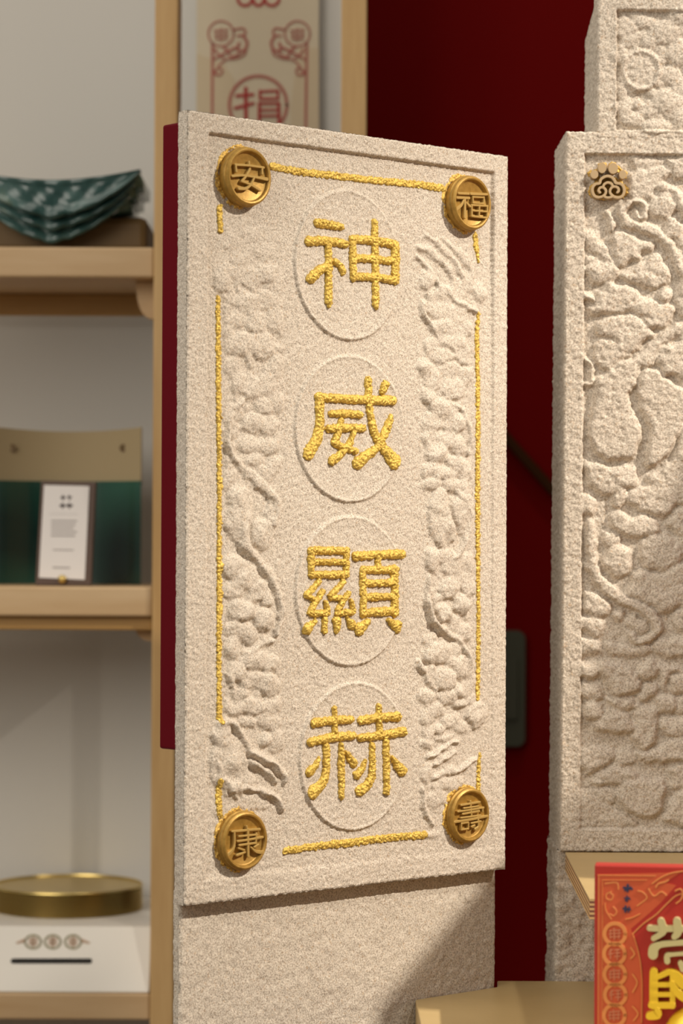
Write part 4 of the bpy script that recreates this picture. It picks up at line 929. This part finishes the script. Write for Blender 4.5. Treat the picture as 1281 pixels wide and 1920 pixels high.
# ---- stacked eave tiles on the top shelf
zt1 = zs1[1]
PE = Plane((0, YF+.02, 1.35), 0)
st_ = empty('tile_stand', (X(95), YF+.15, zt1), 'low brown stand under the green glazed eave tiles on upper shelf', 'stand')
xa = PE.uv(-82, 440)[0]; xb = PE.uv(271, 440)[0]; wz = PE.uv(270, 398)[1]+1.35
box('stand_block', M['brownbox'], xa, xb, YF+.05, YF+.145, zt1+.0004, wz, st_, .006)
GRP = 'green glazed eave tiles stacked on the upper shelf'
pxk = PE.scale(95, 400)
for i, (dy, lab) in enumerate([(46, 'bottom green glazed eave tile of the stack on the upper shelf'), (22, 'middle green glazed eave tile of the stack on the upper shelf'), (0, 'top green glazed eave tile with moulded flowers, uppermost of the stack')]):
    et = empty('eave_tile', (X(95), YF+.1, 1.35+PE.uv(95, 330+dy)[1]), lab, 'roof tile', GRP)
    PE2 = Plane((0, YF+.012+.008*(2-i), 1.35), 0)
    cxp = 97; half = 166-(2-i)*10; n = 40; up_ = []; dn = []
    for q in range(n+1):
        f_ = -1+2*q/n; x = cxp+f_*half
        yu = 338+dy-20*abs(f_)**1.8
        yl = yu + 4 + 66*(1-abs(f_)**1.7)**.9 + 5*math.exp(-(f_/.06)**2) - 3*math.cos(f_*20)**2*(1-abs(f_))
        up_.append((x, yu)); dn.append((x, yl))
    t = MB(); nr = 8
    for q in range(n+1):
        for s_ in range(nr+1):
            g_ = s_/nr; x = up_[q][0]; y = up_[q][1]*(1-g_)+dn[q][1]*g_
            u, v = PE2.uv(x, y); f_ = -1+2*q/n
            bump_ = .0022*math.sin(f_*22)*math.sin(g_*9)*(1-abs(f_))+ (.003 if g_ > .85 or g_ < .12 else 0)
            t.v.append(PE2.w(u, v, .0+bump_))
    W2 = nr+1
    for q in range(n):
        for s_ in range(nr): t.f.append((q*W2+s_, q*W2+s_+1, (q+1)*W2+s_+1, (q+1)*W2+s_))
    nb = len(t.v)
    for q in range(n+1):
        for s_ in (0, nr): 
            p = t.v[q*W2+s_].copy(); p.y += .014; t.v.append(p)
    for q in range(n):
        a0 = nb+2*q; t.f.append((q*W2, (q+1)*W2, a0+2, a0)); t.f.append(((q+1)*W2+nr, q*W2+nr, a0+1, a0+3)); t.f.append((a0, a0+2, a0+3, a0+1))
    t.build('drip_face', M['glaze'], et, True)
    t = MB()                                             # trough body running back
    nb = 24
    for q in range(nb+1):
        f_ = -1+2*q/nb
        for yy in (YF+.022+.008*(2-i), YF+.14):
            for o_ in (0, .009):
                u, v = PE2.uv(cxp+f_*half*.985, 340+dy-20*abs(f_)**1.8)
                t.v.append(Vector((u, yy, 1.35+v-.0005-o_)))
    for q in range(nb):
        a0 = 4*q; b0 = a0+4
        t.f += [(a0, b0, b0+2, a0+2), (a0+1, a0+3, b0+3, b0+1), (a0, a0+1, b0+1, b0), (a0+2, b0+2, b0+3, a0+3)]
    t.f += [(0, 2, 3, 1), (4*nb, 4*nb+1, 4*nb+3, 4*nb+2)]
    t.build('trough', M['glaze'], et, True)

# ---- upright glazed roof tile + framed card on the middle shelf
zt2 = zs2[1]
YT = YF+.095
PT = Plane((0, YT, 1.35), 0)
rt = empty('roof_tile', (X(125), YT, zt2), 'upright curved roof tile, dark green glaze below bare clay, on the middle shelf', 'roof tile')
ua_, ub_ = PT.uv(-16, 950)[0], PT.uv(264, 950)[0]; vtop = PT.uv(120, 800)[1]+1.35; vmid = PT.uv(120, 901)[1]+1.35
def curved(z0, z1, th, yo, name, m, sag=0.0):
    t = MB(); n = 28
    for q in range(n+1):
        f_ = -1+2*q/n; x = ua_+(ub_-ua_)*q/n; y = YT+yo+.030*(1-f_*f_)
        zz = z1-sag*(1-f_*f_)
        t.v += [Vector((x, y, z0)), Vector((x, y, zz)), Vector((x, y+th, zz)), Vector((x, y+th, z0))]
    for q in range(n):
        a0 = 4*q; t.f += [(a0+s_, a0+4+s_, a0+4+(s_+1) % 4, a0+(s_+1) % 4) for s_ in range(4)]
    t.f += [(0, 1, 2, 3), (4*n+3, 4*n+2, 4*n+1, 4*n)]
    return t.build(name, m, rt, True)
cb = curved(zt2+.0004, vmid, .014, -.002, 'glazed_body', M['glazedark']); cu = curved(vmid-.004, vtop, .010, .001, 'clay_neck', M['clay'], .003)
for o in (cb, cu):
    es = o.modifiers.new('es', 'EDGE_SPLIT'); es.split_angle = math.radians(40)
for px_ in (19, 229):
    u, v = PT.uv(px_, 839); f_ = (u-ua_)/(ub_-ua_)*2-1
    t = MB(); lathe(t, (u, YT+.030*(1-f_*f_)+.0002, 1.35+v), (0, -1, 0), [(.0034, -.001), (.0034, .0003), (.0030, .0003), (.0001, -.0002)], 16); t.build('nail_hole', M['brownbox'], rt, True)
PC = Plane((0, YF+.032, 1.35), 0)
fc = empty('framed_card', (X(122), YF+.08, zt2), 'white text card in a dark walnut frame leaning on the green roof tile', 'card')
def quad(name, m, c, y0, y1, pl=PC, par=None, lean=.0):
    t = MB(); P = [pl.uv(x, y) for x, y in c]
    zb_ = zt2+.0004-1.35
    f_ = lambda p, y: Vector((p[0], y+(p[1]-zb_)*lean, 1.35+max(p[1], zb_)))
    t.hexa([f_(p, y1) for p in P], [f_(p, y0) for p in P]); return t.build(name, m, par)
LN = .14
bevel(quad('frame', M['walnut'], [(66,1104),(171,1104),(178,903),(74,900)], YF+.032, YF+.040, PC, fc, LN), .0008)
quad('white_card', M['paper'], [(73,1083),(159,1087),(165,911),(80,909)], YF+.0308, YF+.0322, PC, fc, LN)
t = MB()
zb_ = zt2-1.35
fcard = lambda u, v, h: Vector((u, YF+.0308+(v-zb_)*LN-h, 1.35+v))
def cardtext(name, m, spec):
    t = MB()
    for pts, w in onto(PC, spec, 0, False): stroke_prism(t, fcard, pts, w, 0, .0002, .00003)
    t.build(name, m, fc)
k = 3.768; C = (0, 780, k)
cardtext('card_heading', M['textd'], S_(*C, [([(425,575),(450,575)],14),([(437,560),(437,590)],10),([(470,572),(498,572)],10),([(480,560),(484,592)],10),([(420,632),(450,632)],16),([(435,618),(435,648)],12),([(468,632),(500,632)],18),([(482,618),(484,648)],12)]))
cardtext('card_text', M['text'], S_(*C, [([(345,690),(545,693)],2)]+[([(360,740+q*26),(535-(q % 3)*12,742+q*26)],11) for q in range(5)]+[([(375,945),(515,948)],9),([(375,1070),(490,1073)],11)]))
t = MB(); u, v = PC.uv(117, 1086); lathe(t, (u, YF+.0295+(v-zb_)*LN, 1.35+v), (0, -1, 0), [(.0036, -.001), (.0036, .001), (.0025, .0024), (.0001, .003)], 20); t.build('brass_stud', M['brass'], fc, True)

# ---- white donation box with sloping front + brass dish stack on the lowest shelf
zt3 = zs3[1]
xl, xr2 = LXX+.002, xp-.001
ya0, ya1 = YF+.006, YF+.030
zT = at(140, 1737, ya1).z
wb = empty('donation_box', ((xl+xr2)/2, YF+.09, zt3), 'white donation box with sloping front, dark coin slot and faint printed roundels', 'box')
f0 = Vector((0, ya0, zt3+.0004)); f1 = Vector((0, ya1, zT)); ft = (f1-f0).normalized(); fn = Vector((0, -ft.z, ft.y))
def slope(px, py):
    r_ = ray(px, py); t = (f0-EYE).dot(fn)/r_.dot(fn); p = EYE+r_*t; return (p.x, (p-f0).dot(ft))
fw = lambda u, v, h: Vector((u, 0, 0))+f0+ft*v+fn*h
class _SP:
    def uv(self, x, y, off=0): return slope(x, y)
    def scale(self, x, y, off=0): return abs(slope(x+5, y)[0]-slope(x-5, y)[0])/10
SP = _SP()
bt_ = YB-.033
mm = MB(); prof = [(ya0, zt3+.0004), (bt_, zt3+.0004), (bt_, zT), (ya1, zT)]
mm.hexa([Vector((xl, y, z)) for y, z in prof], [Vector((xr2, y, z)) for y, z in prof])
bevel(mm.build('box_body', M['greytop'], wb), .001)
def onslope(name, m, spec, h0, h1, label=None):
    t = MB()
    for pts, w in onto(SP, spec, 0, False): stroke_prism(t, fw, pts, w, h0, h1, .00003)
    return t.build(name, m, wb, label=label)
onslope('coin_slot', M['black'], [([(25, 1802), (168, 1802)], [5, 5])], .0001, .0004, 'dark coin slot')
for x, n_ in ((62, 0), (99, 1), (137, 2)):
    rg_ = [(x+15*math.cos(a), 1766+12.5*math.sin(a)) for a in np.linspace(0, 2*math.pi, 21)]
    onslope('printed_roundel', M['ink'], [(rg_, [2.2]*21)], .0001, .0003)
    onslope('roundel_centre', M['inkpink'], [([(x-6, 1762), (x+6, 1762)], [3, 3]), ([(x-6, 1769), (x+6, 1769)], [3, 3]), ([(x, 1758), (x, 1774)], [2.5, 2.5])], .0001, .0003)
onslope('printed_wing', M['inkpink'], [([(32, 1768), (45, 1764)], [2, 4])], .0001, .0003)
onslope('printed_wing', M['inkpink'], [([(167, 1768), (154, 1764)], [2, 4])], .0001, .0003)
# dishes
r_ = ray(127, 1703); cd = EYE+r_*((zT-EYE.z)/r_.z)
GB = 'shallow brass dishes stacked on the white donation box'
Rb = 140*cd.y/F; nD = 11; hz = .00185
words = ['lowest', 'second', 'third', 'fourth', 'fifth', 'sixth', 'seventh', 'eighth', 'ninth', 'tenth']
for i in range(nD):
    z = zT+.0004+i*hz
    lab = 'topmost brass dish of the stack, its open rim catching the light' if i == nD-1 else '%s brass dish counted upwards in the stack on the white box' % words[i]
    t = MB()
    lathe(t, (cd.x, cd.y, z), (0, 0, 1), [(.0001, 0), (Rb*.94, 0), (Rb*.985, .0004), (Rb, .0007), (Rb, .0012), (Rb*.990, .0016), (Rb*.982, .0016), (Rb*.975, .0012), (Rb*.92, .0008), (.0001, .0008)] if i < nD-1 else
          [(.0001, 0), (Rb*.94, 0), (Rb*.985, .0004), (Rb, .0010), (Rb, .0024), (Rb*.994, .0030), (Rb*.982, .0028), (Rb*.975, .0014), (Rb*.92, .0009), (.0001, .0009)], 96)
    o = t.build('brass_dish', M['brass'], None, True); tag(o, lab, 'dish', GB)
    es = o.modifiers.new('es', 'EDGE_SPLIT'); es.split_angle = math.radians(35)

# ================================================================== dim things in the gap, on the red wall
Yp = YW-.02
PW = Plane((0, Yp, 1.35), 0)
swc = empty('wall_switch_plate', PW.w(*PW.uv(955, 1395), 0), 'dim grey rounded switch plate on the red wall between the two stones', 'switch plate')
t = MB(); a = PW.uv(925, 1398); c = PW.uv(984, 1182); rr = .008; ring = []
for (qx, qz, s0_) in ((c[0]-rr, c[1]-rr, 0), (a[0]+rr, c[1]-rr, 90), (a[0]+rr, a[1]+rr, 180), (c[0]-rr, a[1]+rr, 270)):
    for q in range(6): an = math.radians(s0_+q*18); ring.append((qx+rr*math.cos(an), qz+rr*math.sin(an)))
t.hexa([PW.w(p[0], p[1], .0002) for p in ring], [PW.w(p[0], p[1], .010) for p in ring]); t.build('plate', M['plate'], swc)
t = MB(); cm = ((a[0]+c[0])/2, (a[1]+c[1])/2)
t.box(cm[0]-.008, cm[0]+.008, Yp-.0125, Yp-.0099, 1.35+cm[1]-.03, 1.35+cm[1]+.03); t.build('rocker', M['plate'], swc)
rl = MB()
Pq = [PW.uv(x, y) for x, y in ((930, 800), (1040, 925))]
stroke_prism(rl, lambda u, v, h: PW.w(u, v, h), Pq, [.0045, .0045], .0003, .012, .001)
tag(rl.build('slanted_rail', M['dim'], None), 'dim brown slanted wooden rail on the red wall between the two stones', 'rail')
